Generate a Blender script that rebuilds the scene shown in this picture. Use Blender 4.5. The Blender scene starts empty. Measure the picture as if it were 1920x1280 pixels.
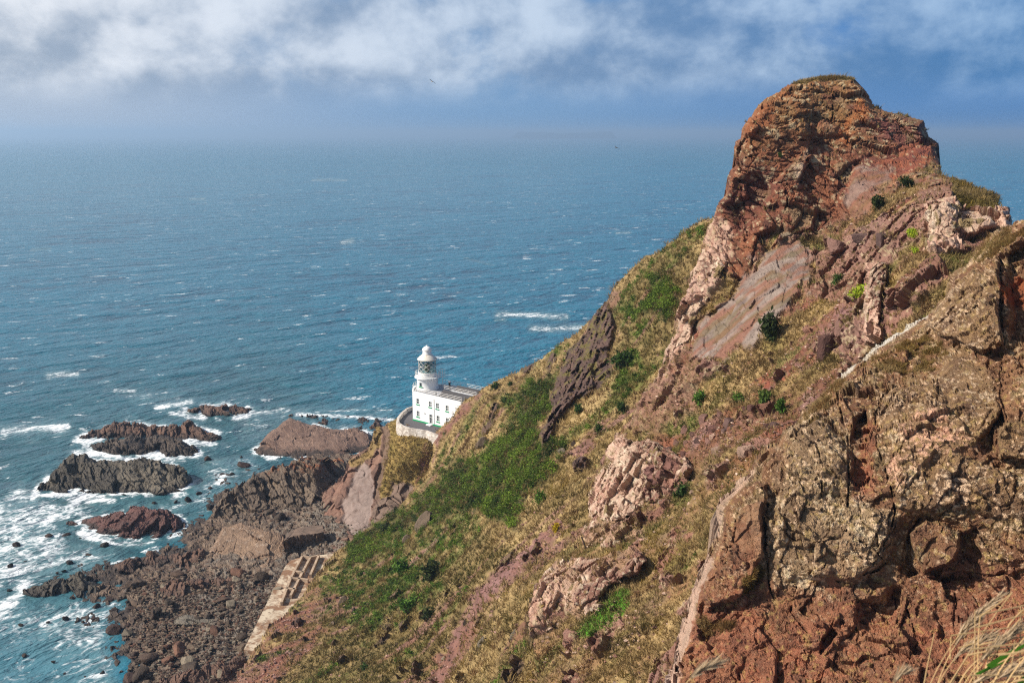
import bpy, bmesh, math, random
import numpy as np
from mathutils import Vector, Matrix

random.seed(7)
RNG = np.random.default_rng(7)
R = math.radians
SC = bpy.context.scene
COL = SC.collection

# ------------------------------------------------------------------ camera
CAMZ = 88.0
FOC = 1867.0                      # focal length in photo pixels (35 mm on full frame)
PITCH = math.atan(390.0 / FOC)    # the horizon lies 390 px above the picture's centre
cam_d = bpy.data.cameras.new('camera')
cam = bpy.data.objects.new('camera', cam_d)
COL.objects.link(cam)
cam.location = (0, 0, CAMZ)
cam.rotation_euler = (math.pi / 2 - PITCH, 0, 0)
cam_d.sensor_width = 36.0
cam_d.lens = 35.0
cam_d.clip_start = 0.1
cam_d.clip_end = 200000
cam_d.dof.use_dof = True
cam_d.dof.focus_distance = 120
cam_d.dof.aperture_fstop = 9.0
SC.camera = cam

# ------------------------------------------------------------------ light and exposure
SUN_AZ, SUN_EL = -97.0, 37.0      # degrees clockwise from the view direction (+Y); left of the camera
SC.view_settings.view_transform = 'Standard'
SC.view_settings.look = 'None'
SC.view_settings.exposure = 0.50
SC.view_settings.gamma = 1.0
sd = Vector((math.sin(R(SUN_AZ)) * math.cos(R(SUN_EL)), math.cos(R(SUN_AZ)) * math.cos(R(SUN_EL)), math.sin(R(SUN_EL))))
sun_l = bpy.data.lights.new('sun', 'SUN')
sun_l.energy = 4.8
sun_l.angle = R(0.53)
sun_l.color = (1.0, 0.92, 0.81)
sun = bpy.data.objects.new('sun', sun_l)
sun.rotation_euler = (-sd).to_track_quat('-Z', 'Y').to_euler()
sun.location = (0, 0, 300)
COL.objects.link(sun)

SC.cycles.use_denoising = False
SC.cycles.pixel_filter_type = 'BLACKMAN_HARRIS'
SC.cycles.filter_width = 1.25
SC.cycles.use_adaptive_sampling = False
SC.cycles.max_bounces = 6
SC.cycles.diffuse_bounces = 3
SC.cycles.glossy_bounces = 3
SC.cycles.volume_bounces = 0
SC.cycles.volume_step_rate = 4
SC.cycles.sample_clamp_indirect = 4.0


# ------------------------------------------------------------------ node helpers
class NT:
    def __init__(s, tree):
        s.t = tree
        tree.nodes.clear()

    def n(s, typ, ins=None, **kw):
        nd = s.t.nodes.new(typ)
        for k, v in kw.items():
            setattr(nd, k, v)
        for k, v in (ins or {}).items():
            s.set(nd, k, v)
        return nd

    def set(s, nd, k, v):
        sock = nd.inputs[k]
        if isinstance(v, bpy.types.NodeSocket):
            s.t.links.new(v, sock)
        elif isinstance(v, bpy.types.Node):
            s.t.links.new(v.outputs[0], sock)
        else:
            if isinstance(v, (tuple, list)) and len(v) == 3 and sock.type == 'RGBA':
                v = (*v, 1)
            sock.default_value = v

    def math(s, op, a, b=0.0, c=None, clamp=False):
        nd = s.n('ShaderNodeMath', operation=op, use_clamp=clamp)
        s.set(nd, 0, a); s.set(nd, 1, b)
        if c is not None:
            s.set(nd, 2, c)
        return nd.outputs[0]

    def ramp(s, v, a, b, c=0.0, d=1.0, smooth=True):
        nd = s.n('ShaderNodeMapRange', interpolation_type='SMOOTHSTEP' if smooth else 'LINEAR')
        for k, x in zip(('Value', 'From Min', 'From Max', 'To Min', 'To Max'), (v, a, b, c, d)):
            s.set(nd, k, x)
        return nd.outputs[0]

    def mix(s, f, a, b, blend='MIX'):
        nd = s.n('ShaderNodeMix', data_type='RGBA', blend_type=blend)
        s.set(nd, 0, f); s.set(nd, 6, a); s.set(nd, 7, b)
        return nd.outputs[2]

    def noise(s, vec, scale, detail=4, rough=0.55, dist=0.0, dims='3D'):
        nd = s.n('ShaderNodeTexNoise', noise_dimensions=dims)
        s.set(nd, 'Vector', vec); s.set(nd, 'Scale', scale); s.set(nd, 'Detail', detail)
        s.set(nd, 'Roughness', rough); s.set(nd, 'Distortion', dist)
        return nd.outputs[0]

    def vmath(s, op, a, b=(0, 0, 0)):
        nd = s.n('ShaderNodeVectorMath', operation=op)
        s.set(nd, 0, a); s.set(nd, 1, b)
        return nd.outputs[0]

    def turned(s, vec, deg, scale):
        return s.mapping(s.mapping(vec, rot=(0, 0, R(-deg))), scale=scale)

    def mapping(s, vec, scale=(1, 1, 1), rot=(0, 0, 0), loc=(0, 0, 0)):
        nd = s.n('ShaderNodeMapping')
        s.set(nd, 'Vector', vec); s.set(nd, 'Scale', scale); s.set(nd, 'Rotation', rot); s.set(nd, 'Location', loc)
        return nd.outputs[0]


def lin(r, g, b, k=1.0):
    f = lambda c: ((c / 255 + 0.055) / 1.055) ** 2.4 if c > 10 else c / 255 / 12.92
    return (f(r) * k, f(g) * k, f(b) * k)


# ------------------------------------------------------------------ sky (world)
def build_world():
    w = bpy.data.worlds.new('World')
    SC.world = w
    w.use_nodes = True
    n = NT(w.node_tree)
    sky = n.n('ShaderNodeTexSky', sky_type='NISHITA', sun_disc=False)
    sky.sun_elevation = R(SUN_EL)
    sky.sun_rotation = R(SUN_AZ)
    sky.air_density = 1.2
    sky.dust_density = 1.6
    sky.ozone_density = 2.0
    tc = n.n('ShaderNodeTexCoord').outputs['Generated']
    sep = n.n('ShaderNodeSeparateXYZ', {0: tc})
    dx, dy, dz = sep.outputs[0], sep.outputs[1], sep.outputs[2]
    side = n.ramp(dx, -0.46, 0.44, 0, 1, False)
    elev = n.ramp(dz, 0.012, 0.125, 0, 1, False)
    p = n.mapping(tc, scale=(6.6, 6.6, 8.6), loc=(1.7, 0.3, 2.2))
    n1 = n.noise(p, 1.25, 9, 0.57, 0.1)
    n2 = n.noise(n.mapping(p, loc=(0.13, 0.0, -0.16)), 1.25, 6, 0.55, 0.1)    # sampled towards the sun: lit edges
    n3 = n.noise(n.mapping(p, loc=(4.0, 2.0, 0.7)), 0.45, 3, 0.5)

    def blob(px, py, rx, ry):
        cx, cy = (px - 960) / 1867.0, (640 - py) / 1867.0
        d = Vector((cx, math.cos(PITCH) + cy * math.sin(PITCH), -math.sin(PITCH) + cy * math.cos(PITCH))).normalized()
        v = n.vmath('MULTIPLY', n.vmath('SUBTRACT', tc, tuple(d)), (1867.0 / rx, 1867.0 / rx, 1867.0 / ry))
        ln = n.n('ShaderNodeVectorMath', {0: v}, operation='LENGTH').outputs['Value']
        return n.ramp(ln, 0.0, 1.0, 1.0, 0.0)
    bright = None
    for px, py, rx, ry, a in ((210, 70, 330, 130, .9), (480, 20, 200, 80, .6), (745, 95, 180, 110, 1.0), (1000, 20, 190, 75, 1.35), (1190, 45, 130, 55, .9), (1770, 10, 190, 60, .75), (1850, 55, 130, 50, .55),
                              (610, 110, 120, 70, .7), (1000, 90, 160, 60, .7), (1380, 135, 140, 70, .5)):
        t = n.math('MULTIPLY', blob(px, py, rx, ry), a)
        bright = t if bright is None else n.math('ADD', bright, t)
    dark = None
    for px, py, rx, ry, a in ((70, 95, 230, 80, .9), (350, 160, 200, 60, .7), (1310, 15, 230, 80, 1.0), (1080, 125, 260, 60, .6), (640, 30, 180, 50, .4), (1560, 180, 320, 80, .7), (1720, 130, 240, 80, .8), (860, 10, 120, 60, .3), (240, 190, 300, 50, .4)):
        t = n.math('MULTIPLY', blob(px, py, rx, ry), a)
        dark = t if dark is None else n.math('ADD', dark, t)
    low, mid_, = lin(172, 180, 198), lin(150, 168, 200)
    # air under the clouds, grey to the sunward left and blue to the right
    air = n.mix(n.ramp(side, 0.0, 0.5), lin(174, 188, 208), lin(112, 156, 200))
    air = n.mix(n.ramp(side, 0.45, 0.95), air, lin(66, 126, 186))
    top = n.mix(n.ramp(side, 0.0, 0.5), lin(152, 172, 200), lin(92, 148, 204))
    top = n.mix(n.ramp(side, 0.45, 0.95), top, lin(60, 128, 206))
    base = n.mix(elev, air, top)
    base = n.mix(0.08, base, n.mix(1.0, sky.outputs[0], (0.1, 0.1, 0.1), 'MULTIPLY'))
    grey = n.mix(side, lin(152, 166, 184), lin(62, 116, 168))
    white = n.mix(side, lin(240, 242, 246), lin(160, 190, 220))
    dens = n.math('ADD', n.math('ADD', n.math('MULTIPLY', n1, 0.8), n.math('MULTIPLY', n3, 0.45)), n.math('MULTIPLY', n.math('ADD', bright, dark), 0.15))
    dens = n.math('SUBTRACT', dens, n.math('MULTIPLY', side, 0.05))
    cover = n.math('MULTIPLY', n.ramp(dens, 0.38, 0.64), n.ramp(dz, 0.016, 0.060))
    l0 = n.math('SUBTRACT', n.math('MULTIPLY', bright, 0.42), n.math('MULTIPLY', dark, 0.40))
    lit = n.math('ADD', n.math('MULTIPLY', n.math('SUBTRACT', n1, n2), 5.0), l0)
    lit = n.math('ADD', lit, n.math('MULTIPLY', n.math('SUBTRACT', n1, 0.5), 1.2))
    lit = n.ramp(lit, -0.95, 1.15)
    cl = n.mix(lit, grey, white)
    colr = n.mix(n.math('MULTIPLY', cover, 0.86), base, cl)
    up = n.ramp(dz, 0.2, 0.5)
    hi = n.mix(0.45, n.mix(1.0, sky.outputs[0], (0.085, 0.085, 0.085), 'MULTIPLY'), n.mix(side, lin(196, 202, 212, .85), lin(104, 138, 186, .75)))
    colr = n.mix(up, colr, hi)
    bg = n.n('ShaderNodeBackground', {'Color': colr, 'Strength': 0.77})
    n.n('ShaderNodeOutputWorld', {'Surface': bg})


build_world()


# ------------------------------------------------------------------ pixel <-> world
CP, SP = math.cos(PITCH), math.sin(PITCH)


def ray(px, py):
    cx = (np.asarray(px, float) - 960) / FOC
    cy = (640 - np.asarray(py, float)) / FOC
    return np.stack([cx, CP + cy * SP, -SP + cy * CP], -1)


def at_t(px, py, t):
    return np.array([0, 0, CAMZ]) + ray(px, py) * np.asarray(t, float)[..., None]


def t_of_z(py, z):
    cy = (640 - np.asarray(py, float)) / FOC
    return (CAMZ - z) / np.maximum(SP - cy * CP, 1e-4)


def at_z(px, py, z):
    return at_t(px, py, t_of_z(py, z))


def project(P):
    d = P - np.array([0, 0, CAMZ])
    fz = d[..., 1] * CP - d[..., 2] * SP
    fy = d[..., 1] * SP + d[..., 2] * CP
    fz = np.maximum(fz, 1e-3)
    return 960 + FOC * d[..., 0] / fz, 640 - FOC * fy / fz


# ------------------------------------------------------------------ numpy noise
def _h(ix, iy, iz, seed):
    h = (ix.astype(np.int64) * 374761393 + iy.astype(np.int64) * 668265263 + iz.astype(np.int64) * 2147483647 + seed * 974634541) & 0xFFFFFFFF
    h = ((h ^ (h >> 13)) * 1274126177) & 0xFFFFFFFF
    h = ((h ^ (h >> 16)) * 2246822519) & 0xFFFFFFFF
    return ((h ^ (h >> 15)) & 0xFFFFFF) / float(0xFFFFFF)


def vnoise(p, seed=0):
    i = np.floor(p)
    f = p - i
    f = f * f * f * (f * (f * 6 - 15) + 10)
    i = i.astype(np.int64)
    x, y, z = i[:, 0], i[:, 1], i[:, 2]
    o = 0
    for a in (0, 1):
        wx = f[:, 0] if a else 1 - f[:, 0]
        for b in (0, 1):
            wy = f[:, 1] if b else 1 - f[:, 1]
            for c in (0, 1):
                wz = f[:, 2] if c else 1 - f[:, 2]
                o = o + wx * wy * wz * _h(x + a, y + b, z + c, seed)
    return o * 2 - 1


def fbm(p, octv=4, seed=0, gain=0.5, lac=2.03):
    a, s, o, tot = 1.0, 1.0, 0, 0
    for k in range(octv):
        o = o + a * vnoise(p * s + 17.3 * k, seed + k)
        tot += a
        a *= gain
        s *= lac
    return o / tot


def ridged(p, octv=4, seed=0, gain=0.5):
    a, s, o, tot = 1.0, 1.0, 0, 0
    for k in range(octv):
        o = o + a * (1 - 2 * np.abs(vnoise(p * s + 9.1 * k, seed + k)))
        tot += a
        a *= gain
        s *= 2.07
    return o / tot


def worley(p, seed=0):
    """nearest and second nearest cell distances, the cell's random numbers and the vector to its centre"""
    i = np.floor(p).astype(np.int64)
    n = len(p)
    f1 = np.full(n, 9.0); f2 = np.full(n, 9.0)
    r1 = np.zeros((n, 4)); dv = np.zeros((n, 3))
    for a in (-1, 0, 1):
        for b in (-1, 0, 1):
            for c in (-1, 0, 1):
                x, y, z = i[:, 0] + a, i[:, 1] + b, i[:, 2] + c
                q = np.stack([x + _h(x, y, z, seed), y + _h(x, y, z, seed + 1), z + _h(x, y, z, seed + 2)], -1)
                d = p - q
                dd = np.sqrt((d * d).sum(1))
                m = dd < f1
                f2 = np.where(m, f1, np.minimum(f2, dd))
                f1 = np.where(m, dd, f1)
                for k in range(4):
                    r1[:, k] = np.where(m, _h(x, y, z, seed + 3 + k), r1[:, k])
                dv = np.where(m[:, None], d, dv)
    return f1, f2, r1, dv


def blocks(p, seed=0, tilt=0.6, step=0.5, crack=0.25, cw=0.10):
    """angular blocks: each cell its own height and tilt, with joints between cells (unit cell size)"""
    f1, f2, r, d = worley(p, seed)
    h = (r[:, 0] - 0.5) * 2 * step + ((r[:, 1:4] - 0.5) * 2 * d).sum(1) * tilt
    e = np.clip((f2 - f1) / cw, 0, 1)
    return h - crack * (1 - e), e, r[:, 0]


def sstep(a, b, x):
    t = np.clip((x - a) / (b - a), 0, 1)
    return t * t * (3 - 2 * t)


# ------------------------------------------------------------------ 2D helpers
def sdist(px, py, poly):
    """signed distance to a polygon, positive inside"""
    poly = np.asarray(poly, float)
    px = np.asarray(px, float); py = np.asarray(py, float)
    d = np.full(px.shape, 1e18)
    ins = np.zeros(px.shape, bool)
    j = len(poly) - 1
    for i in range(len(poly)):
        ax, ay = poly[j]; bx, by = poly[i]
        ex, ey = bx - ax, by - ay
        L = ex * ex + ey * ey + 1e-12
        t = np.clip(((px - ax) * ex + (py - ay) * ey) / L, 0, 1)
        d = np.minimum(d, (px - ax - t * ex) ** 2 + (py - ay - t * ey) ** 2)
        c = (ay > py) != (by > py)
        with np.errstate(divide='ignore', invalid='ignore'):
            xi = ax + (py - ay) * ex / (ey if ey != 0 else 1e-12)
        ins ^= c & (px < xi)
        j = i
    d = np.sqrt(d)
    return np.where(ins, d, -d)


def ldist(px, py, line):
    line = np.asarray(line, float)
    d = np.full(np.shape(px), 1e18)
    for (ax, ay), (bx, by) in zip(line[:-1], line[1:]):
        ex, ey = bx - ax, by - ay
        t = np.clip(((px - ax) * ex + (py - ay) * ey) / (ex * ex + ey * ey + 1e-12), 0, 1)
        d = np.minimum(d, (px - ax - t * ex) ** 2 + (py - ay - t * ey) ** 2)
    return np.sqrt(d)


def tps(ctrl):
    c = np.asarray(ctrl, float)
    X = c[:, :2] / 1000.0
    n = len(X)
    def U(r2):
        return np.where(r2 > 1e-12, 0.5 * r2 * np.log(np.maximum(r2, 1e-12)), 0)
    K = U(((X[:, None] - X[None]) ** 2).sum(-1)) + np.eye(n) * 2e-4
    Pm = np.c_[np.ones(n), X]
    A = np.zeros((n + 3, n + 3))
    A[:n, :n] = K; A[:n, n:] = Pm; A[n:, :n] = Pm.T
    w = np.linalg.solve(A, np.r_[c[:, 2], 0, 0, 0])
    def f(px, py):
        x = np.stack([np.asarray(px, float), np.asarray(py, float)], -1) / 1000.0
        out = w[n] + x[..., 0] * w[n + 1] + x[..., 1] * w[n + 2]
        for k in range(n):
            out = out + w[k] * U(((x - X[k]) ** 2).sum(-1))
        return out
    return f


# ------------------------------------------------------------------ mesh helpers
def np_mesh(name, V, F, mat, col=None, smooth=False, parent=None, extra=None):
    me = bpy.data.meshes.new(name)
    V = np.asarray(V, np.float32)
    groups = F if isinstance(F, list) else [F]
    groups = [np.asarray(g, np.int32) for g in groups if len(g)]
    nl = sum(g.size for g in groups)
    nf = sum(len(g) for g in groups)
    me.vertices.add(len(V)); me.vertices.foreach_set('co', V.ravel())
    me.loops.add(nl); me.loops.foreach_set('vertex_index', np.concatenate([g.ravel() for g in groups]))
    me.polygons.add(nf)
    ls, off = [], 0
    for g in groups:
        ls.append(np.arange(len(g)) * g.shape[1] + off)
        off += g.size
    me.polygons.foreach_set('loop_start', np.concatenate(ls).astype(np.int32))
    me.update(calc_edges=True)
    me.polygons.foreach_set('use_smooth', np.full(nf, smooth))
    if col is not None:
        a = me.color_attributes.new('Col', 'FLOAT_COLOR', 'POINT')
        a.data.foreach_set('color', np.c_[col, np.ones(len(col))].astype(np.float32).ravel())
    for k, arr in (extra or {}).items():
        a = me.attributes.new(k, 'FLOAT', 'POINT')
        a.data.foreach_set('value', np.asarray(arr, np.float32))
    me.validate()
    if mat:
        me.materials.append(mat)
    o = bpy.data.objects.new(name, me)
    COL.objects.link(o)
    if parent:
        o.parent = parent
    return o


def tag(o, label=None, cat=None, group=None, kind=None):
    if label: o['label'] = label
    if cat: o['category'] = cat
    if group: o['group'] = group
    if kind: o['kind'] = kind
    return o


class Sheet:
    pass


def sheet(name, outline, ctrl, mat, step=2.0, mode='t', roll=(0, 0), frac=0.5, steps=(), zones=None, disp=None,
          colour=None, skirt=((1.5, 0.3), (6, 4), (18, 16)), edge_noise=2.5, seed=0, smooth=False, base_z=0.0, nosil=(), vmix=0.4, cracks=(), damp=0):
    """one continuous rock or slope surface: outline and control points are photo pixels with their own depth (or height)"""
    outline = np.asarray(outline, float)
    x0, y0 = outline.min(0); x1, y1 = outline.max(0)
    xs = np.arange(x0 - 3, x1 + 3, step); ys = np.arange(y0 - 3, y1 + 3, step)
    PX, PY = np.meshgrid(xs, ys)
    sh = PX.shape
    q = np.stack([PX.ravel() / 22.0, PY.ravel() / 22.0, np.full(PX.size, seed * 3.7)], -1)
    en = (fbm(q, 3, seed, 0.42)).reshape(sh) * edge_noise
    sd0 = sdist(PX, PY, outline)
    SD = sd0 + en
    if mode == 't':
        T = 1.0 / np.maximum(tps([(a, b, 1.0 / c) for a, b, c in ctrl])(PX, PY), 1e-4)
    elif mode == 'z':
        T = t_of_z(PY, tps(ctrl)(PX, PY))
    else:                                     # 'reef': foot on the water, surface leaning back
        ins = sd0 > 0
        yb = np.where(ins.any(0), np.where(ins, PY, -1).max(0), np.nan)
        ok = ~np.isnan(yb)
        yb = np.interp(xs, xs[ok], yb[ok])
        k = max(3, int(14 / step)) | 1
        yb = np.convolve(np.pad(yb, k // 2, mode='edge'), np.ones(k) / k, 'valid')
        YB = np.broadcast_to(yb[None], sh)
        tb = t_of_z(YB, base_z - 0.3)
        T = 1.0 / ((1 - frac) / tb + frac / t_of_z(np.minimum(PY, YB + 4), base_z - 0.3))
    Psm = at_t(PX, PY, T)
    for stp in steps:
        pl, off, soft = stp[:3]
        wq = fbm(np.stack([PX.ravel() / 30.0, PY.ravel() / 30.0, np.full(PX.size, 5.5)], -1), 3, 77, 0.45).reshape(sh) * 9
        s_ = sdist(PX, PY, pl) + wq
        m_ = sstep(0, soft, s_)
        if len(stp) > 3:                      # a slab exposed along its left edge, dying away to the right
            m_ = m_ * (1 - sstep(stp[3][0], stp[3][1], PX))
        T = T - off * m_
    for ln, wd, dep in cracks:
        wq = fbm(np.stack([PX.ravel() / 12.0, PY.ravel() / 12.0, np.full(PX.size, 8.5)], -1), 3, 78).reshape(sh)
        T = T + 0.7 * dep * (1 - sstep(0.15, 1.0, (ldist(PX, PY, ln) + np.abs(wq) * 7) / (wd * 0.85 * np.maximum(0.2, 1 + 1.2 * wq))))
    if roll[0]:
        s_ = sd0.copy()
        for pl in nosil:
            s_ = np.maximum(s_, np.where(sdist(PX, PY, pl) > 0, 1e3, -1e3))
        a = np.clip(1 - np.maximum(s_, 0) / roll[0], 0, 1)
        T = T + roll[1] * (1 - np.sqrt(np.maximum(1 - a * a, 0)))
    P = at_t(PX, PY, T)

    def normals(P):
        du = np.gradient(P, axis=1); dv = np.gradient(P, axis=0)
        nn = np.cross(dv, du)
        nn /= np.linalg.norm(nn, axis=-1, keepdims=True) + 1e-12
        vd = P - np.array([0, 0, CAMZ])
        flip = (nn * vd).sum(-1) > 0
        nn[flip] *= -1
        return nn
    keep = SD > 0
    idx = np.nonzero(keep.ravel())[0]
    Z = {}
    if zones:
        Z = zones(PX.ravel()[idx], PY.ravel()[idx], P.reshape(-1, 3)[idx])
    info = {}
    if disp:
        N = normals(Psm)
        vw = np.array([0, 0, CAMZ]) - Psm
        vw /= np.linalg.norm(vw, axis=-1, keepdims=True)
        fc = (N * vw).sum(-1, keepdims=True)
        vm = np.maximum(vmix, 0.9 * sstep(0.55, 0.15, fc)) if mode == 't' else vmix
        N = N * (1 - vm) + vw * vm
        N = (N / np.linalg.norm(N, axis=-1, keepdims=True)).reshape(-1, 3)[idx]
        for k, fn in enumerate(disp):
            Pf = P.reshape(-1, 3).copy()
            d, inf = fn(Pf[idx], Z, N, T.ravel()[idx])
            info.update(inf)
            if damp:                          # finer relief dies away at the very brow, where it would be seen end-on
                ef = sstep(0, damp, sd0.ravel()[idx])
                ef = (0.5 + 0.5 * ef) if k == 0 else (0.12 + 0.88 * ef)
                d = d * ef
            if d.ndim == 1:
                d = N * d[:, None]
            Pf[idx] = Pf[idx] + d
            P = Pf.reshape(*sh, 3)
    N = normals(P)
    S = Sheet()
    S.px, S.py = PX.ravel()[idx], PY.ravel()[idx]
    S.P = P.reshape(-1, 3)[idx]; S.N = N.reshape(-1, 3)[idx]; S.t = T.ravel()[idx]
    S.Z = Z; S.info = info
    S.grid = (xs, ys, P, keep, N)
    c = colour(S.P, Z, S.N, info, S.px, S.py)
    remap = -np.ones(PX.size, np.int64); remap[idx] = np.arange(len(idx))
    I = np.arange(PX.size).reshape(sh)
    quads = np.stack([I[:-1, :-1], I[1:, :-1], I[1:, 1:], I[:-1, 1:]], -1).reshape(-1, 4)
    quads = remap[quads]
    quads = quads[(quads >= 0).all(1)]
    V = [S.P]; F = [quads]; C = [c]
    # back of the body: boundary edges carried back and down so the sheet is a solid mass
    e = np.concatenate([quads[:, [0, 1]], quads[:, [1, 2]], quads[:, [2, 3]], quads[:, [3, 0]]])
    key = np.sort(e, 1); key = key[:, 0] * (len(idx) + 1) + key[:, 1]
    _, inv, cnt = np.unique(key, return_inverse=True, return_counts=True)
    be = e[cnt[inv] == 1]
    bv = np.unique(be)
    hd = S.P[bv] - np.array([0, 0, CAMZ]); hd[:, 2] = 0
    hd /= np.linalg.norm(hd, axis=1, keepdims=True)
    prev = np.full(len(idx), -1, np.int64); prev[bv] = bv
    base = len(idx)
    for back, down in skirt:
        nv = S.P[bv] + hd * back
        nv[:, 2] -= down
        nv += (RNG.random(nv.shape) - 0.5) * 0.15 * back * np.array([1, 1, 0.6])
        cur = np.full(len(idx), -1, np.int64); cur[bv] = base + np.arange(len(bv))
        F.append(np.stack([prev[be[:, 1]], prev[be[:, 0]], cur[be[:, 0]], cur[be[:, 1]]], -1))
        V.append(nv); C.append(c[bv])
        prev = cur; base += len(bv)
    S.o = np_mesh(name, np.concatenate(V), [np.concatenate(F)], mat, np.concatenate(C), smooth)
    return S


def look(S, px, py):
    """nearest surface point of a sheet under a photo pixel"""
    xs, ys, P, keep, N = S.grid
    i = int(np.clip(round((py - ys[0]) / (ys[1] - ys[0])), 0, len(ys) - 1))
    j = int(np.clip(round((px - xs[0]) / (xs[1] - xs[0])), 0, len(xs) - 1))
    return P[i, j], N[i, j]


# ------------------------------------------------------------------ materials
def surf_mat(name, scale=1.0, rough=0.9, bump=0.4, var=0.35, dist=0.3, spec=0.25, voro=True):
    """base colour attribute broken up by real-world-sized noise, with fine relief"""
    m = bpy.data.materials.new(name)
    m.use_nodes = True
    n = NT(m.node_tree)
    at = n.n('ShaderNodeAttribute', attribute_name='Col').outputs['Color']
    co = n.n('ShaderNodeTexCoord').outputs['Object']
    a = n.noise(co, scale, 6, 0.6)
    b = n.noise(co, scale * 5.3, 5, 0.65)
    f = n.math('ADD', n.math('MULTIPLY', a, 0.5), n.math('MULTIPLY', b, 0.5))
    k = n.ramp(f, 0.3, 0.7, 1 - var, 1 + var, False)
    colr = n.vmath('MULTIPLY', at, n.n('ShaderNodeCombineXYZ', {0: k, 1: k, 2: k}).outputs[0])
    hgt = n.math('ADD', n.math('MULTIPLY', a, 0.6), n.math('MULTIPLY', b, 0.5))
    if voro:
        vo = n.n('ShaderNodeTexVoronoi', {'Vector': n.vmath('ADD', co, n.vmath('SCALE', co, (0, 0, 0))), 'Scale': scale * 2.2}, feature='F1')
        hgt = n.math('ADD', hgt, n.math('MULTIPLY', vo.outputs['Distance'], 0.5))
    bp = n.n('ShaderNodeBump', {'Height': hgt, 'Strength': bump, 'Distance': dist})
    pb = n.n('ShaderNodeBsdfPrincipled', {'Base Color': colr, 'Roughness': rough, 'Specular IOR Level': spec, 'Normal': bp.outputs[0]})
    n.n('ShaderNodeOutputMaterial', {'Surface': pb})
    return m


def plain_mat(name, c, rough=0.6, var=0.12, scale=3.0, metal=0.0, bump=0.0, spec=0.5):
    m = bpy.data.materials.new(name)
    m.use_nodes = True
    n = NT(m.node_tree)
    co = n.n('ShaderNodeTexCoord').outputs['Object']
    a = n.noise(co, scale, 5, 0.6)
    k = n.ramp(a, 0.3, 0.7, 1 - var, 1 + var, False)
    colr = n.vmath('MULTIPLY', c, n.n('ShaderNodeCombineXYZ', {0: k, 1: k, 2: k}).outputs[0])
    pb = n.n('ShaderNodeBsdfPrincipled', {'Base Color': colr, 'Roughness': rough, 'Metallic': metal, 'Specular IOR Level': spec})
    if bump:
        bp = n.n('ShaderNodeBump', {'Height': n.noise(co, scale * 3, 5, 0.6), 'Strength': bump, 'Distance': 0.1})
        n.set(pb, 'Normal', bp.outputs[0])
    n.n('ShaderNodeOutputMaterial', {'Surface': pb})
    return m


def leaf_mat(name):
    m = bpy.data.materials.new(name)
    m.use_nodes = True
    n = NT(m.node_tree)
    at = n.n('ShaderNodeAttribute', attribute_name='Col').outputs['Color']
    d = n.n('ShaderNodeBsdfPrincipled', {'Base Color': at, 'Roughness': 0.75, 'Specular IOR Level': 0.2})
    t = n.n('ShaderNodeBsdfTranslucent', {'Color': at})
    mx = n.n('ShaderNodeMixShader', {0: 0.25, 1: d.outputs[0], 2: t.outputs[0]})
    n.n('ShaderNodeOutputMaterial', {'Surface': mx})
    return m


M_ROCK = surf_mat('cliff_rock', 1.6, bump=0.55, dist=0.25)
M_NEAR = surf_mat('near_rock', 4.0, bump=0.9, dist=0.14, var=0.45)
M_SOIL = surf_mat('hill_soil', 1.3, bump=0.5, dist=0.2)
M_REEF = surf_mat('reef_rock', 1.0, bump=0.7, dist=0.35, rough=0.72, spec=0.35)
M_LEAF = leaf_mat('leaf')

# ------------------------------------------------------------------ palette (albedo)
K = 0.70
c_ = lambda r, g, b, k=K: np.array(lin(r, g, b, k))
TAN, STRAW, OLIVE = c_(184, 150, 100), c_(206, 176, 122), c_(120, 112, 48)
GORSE, GREEN, LIME = c_(78, 84, 32), c_(92, 128, 36), c_(130, 176, 48)
RED, DKRED, ORANGE = c_(152, 92, 72), c_(112, 68, 56), c_(190, 112, 62)
PINK, GREYSLAB, DARKROCK = c_(224, 188, 164), c_(178, 160, 146), c_(96, 84, 78)
SOIL, MAUVE, BROWN = c_(140, 96, 74), c_(150, 112, 106), c_(128, 100, 74)
LICHEN, PALE = c_(176, 164, 128), c_(226, 206, 184)


def lerp(a, b, m):
    return a + (b - a) * np.clip(m, 0, 1)[:, None]


def zmask(px, py, poly, soft=10, wob=8, seed=3, sc=22.0):
    w = fbm(np.stack([px / sc, py / sc, np.full(px.shape, seed * 1.7)], -1), 4, seed) * wob * 1.6
    return sstep(-soft / 2, soft / 2, sdist(px, py, poly) + w)


def zline(px, py, line, width, seed=3, wob=0.6, sc=16.0):
    w = 1 + fbm(np.stack([px / sc, py / sc, np.full(px.shape, seed * 1.3)], -1), 4, seed) * wob * 2
    return 1 - sstep(0.6, 1.1, ldist(px, py, line) / (width * np.maximum(w, 0.1)))


def rot_beds(p, ax=(0.55, -0.1, 0.83)):
    """coordinates along the tilted beds: last axis crosses them"""
    n = np.array(ax, float); n /= np.linalg.norm(n)
    a = np.cross(n, [0, 1, 0]); a /= np.linalg.norm(a)
    b = np.cross(n, a)
    return np.stack([p @ a, p @ b, p @ n], -1)


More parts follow.
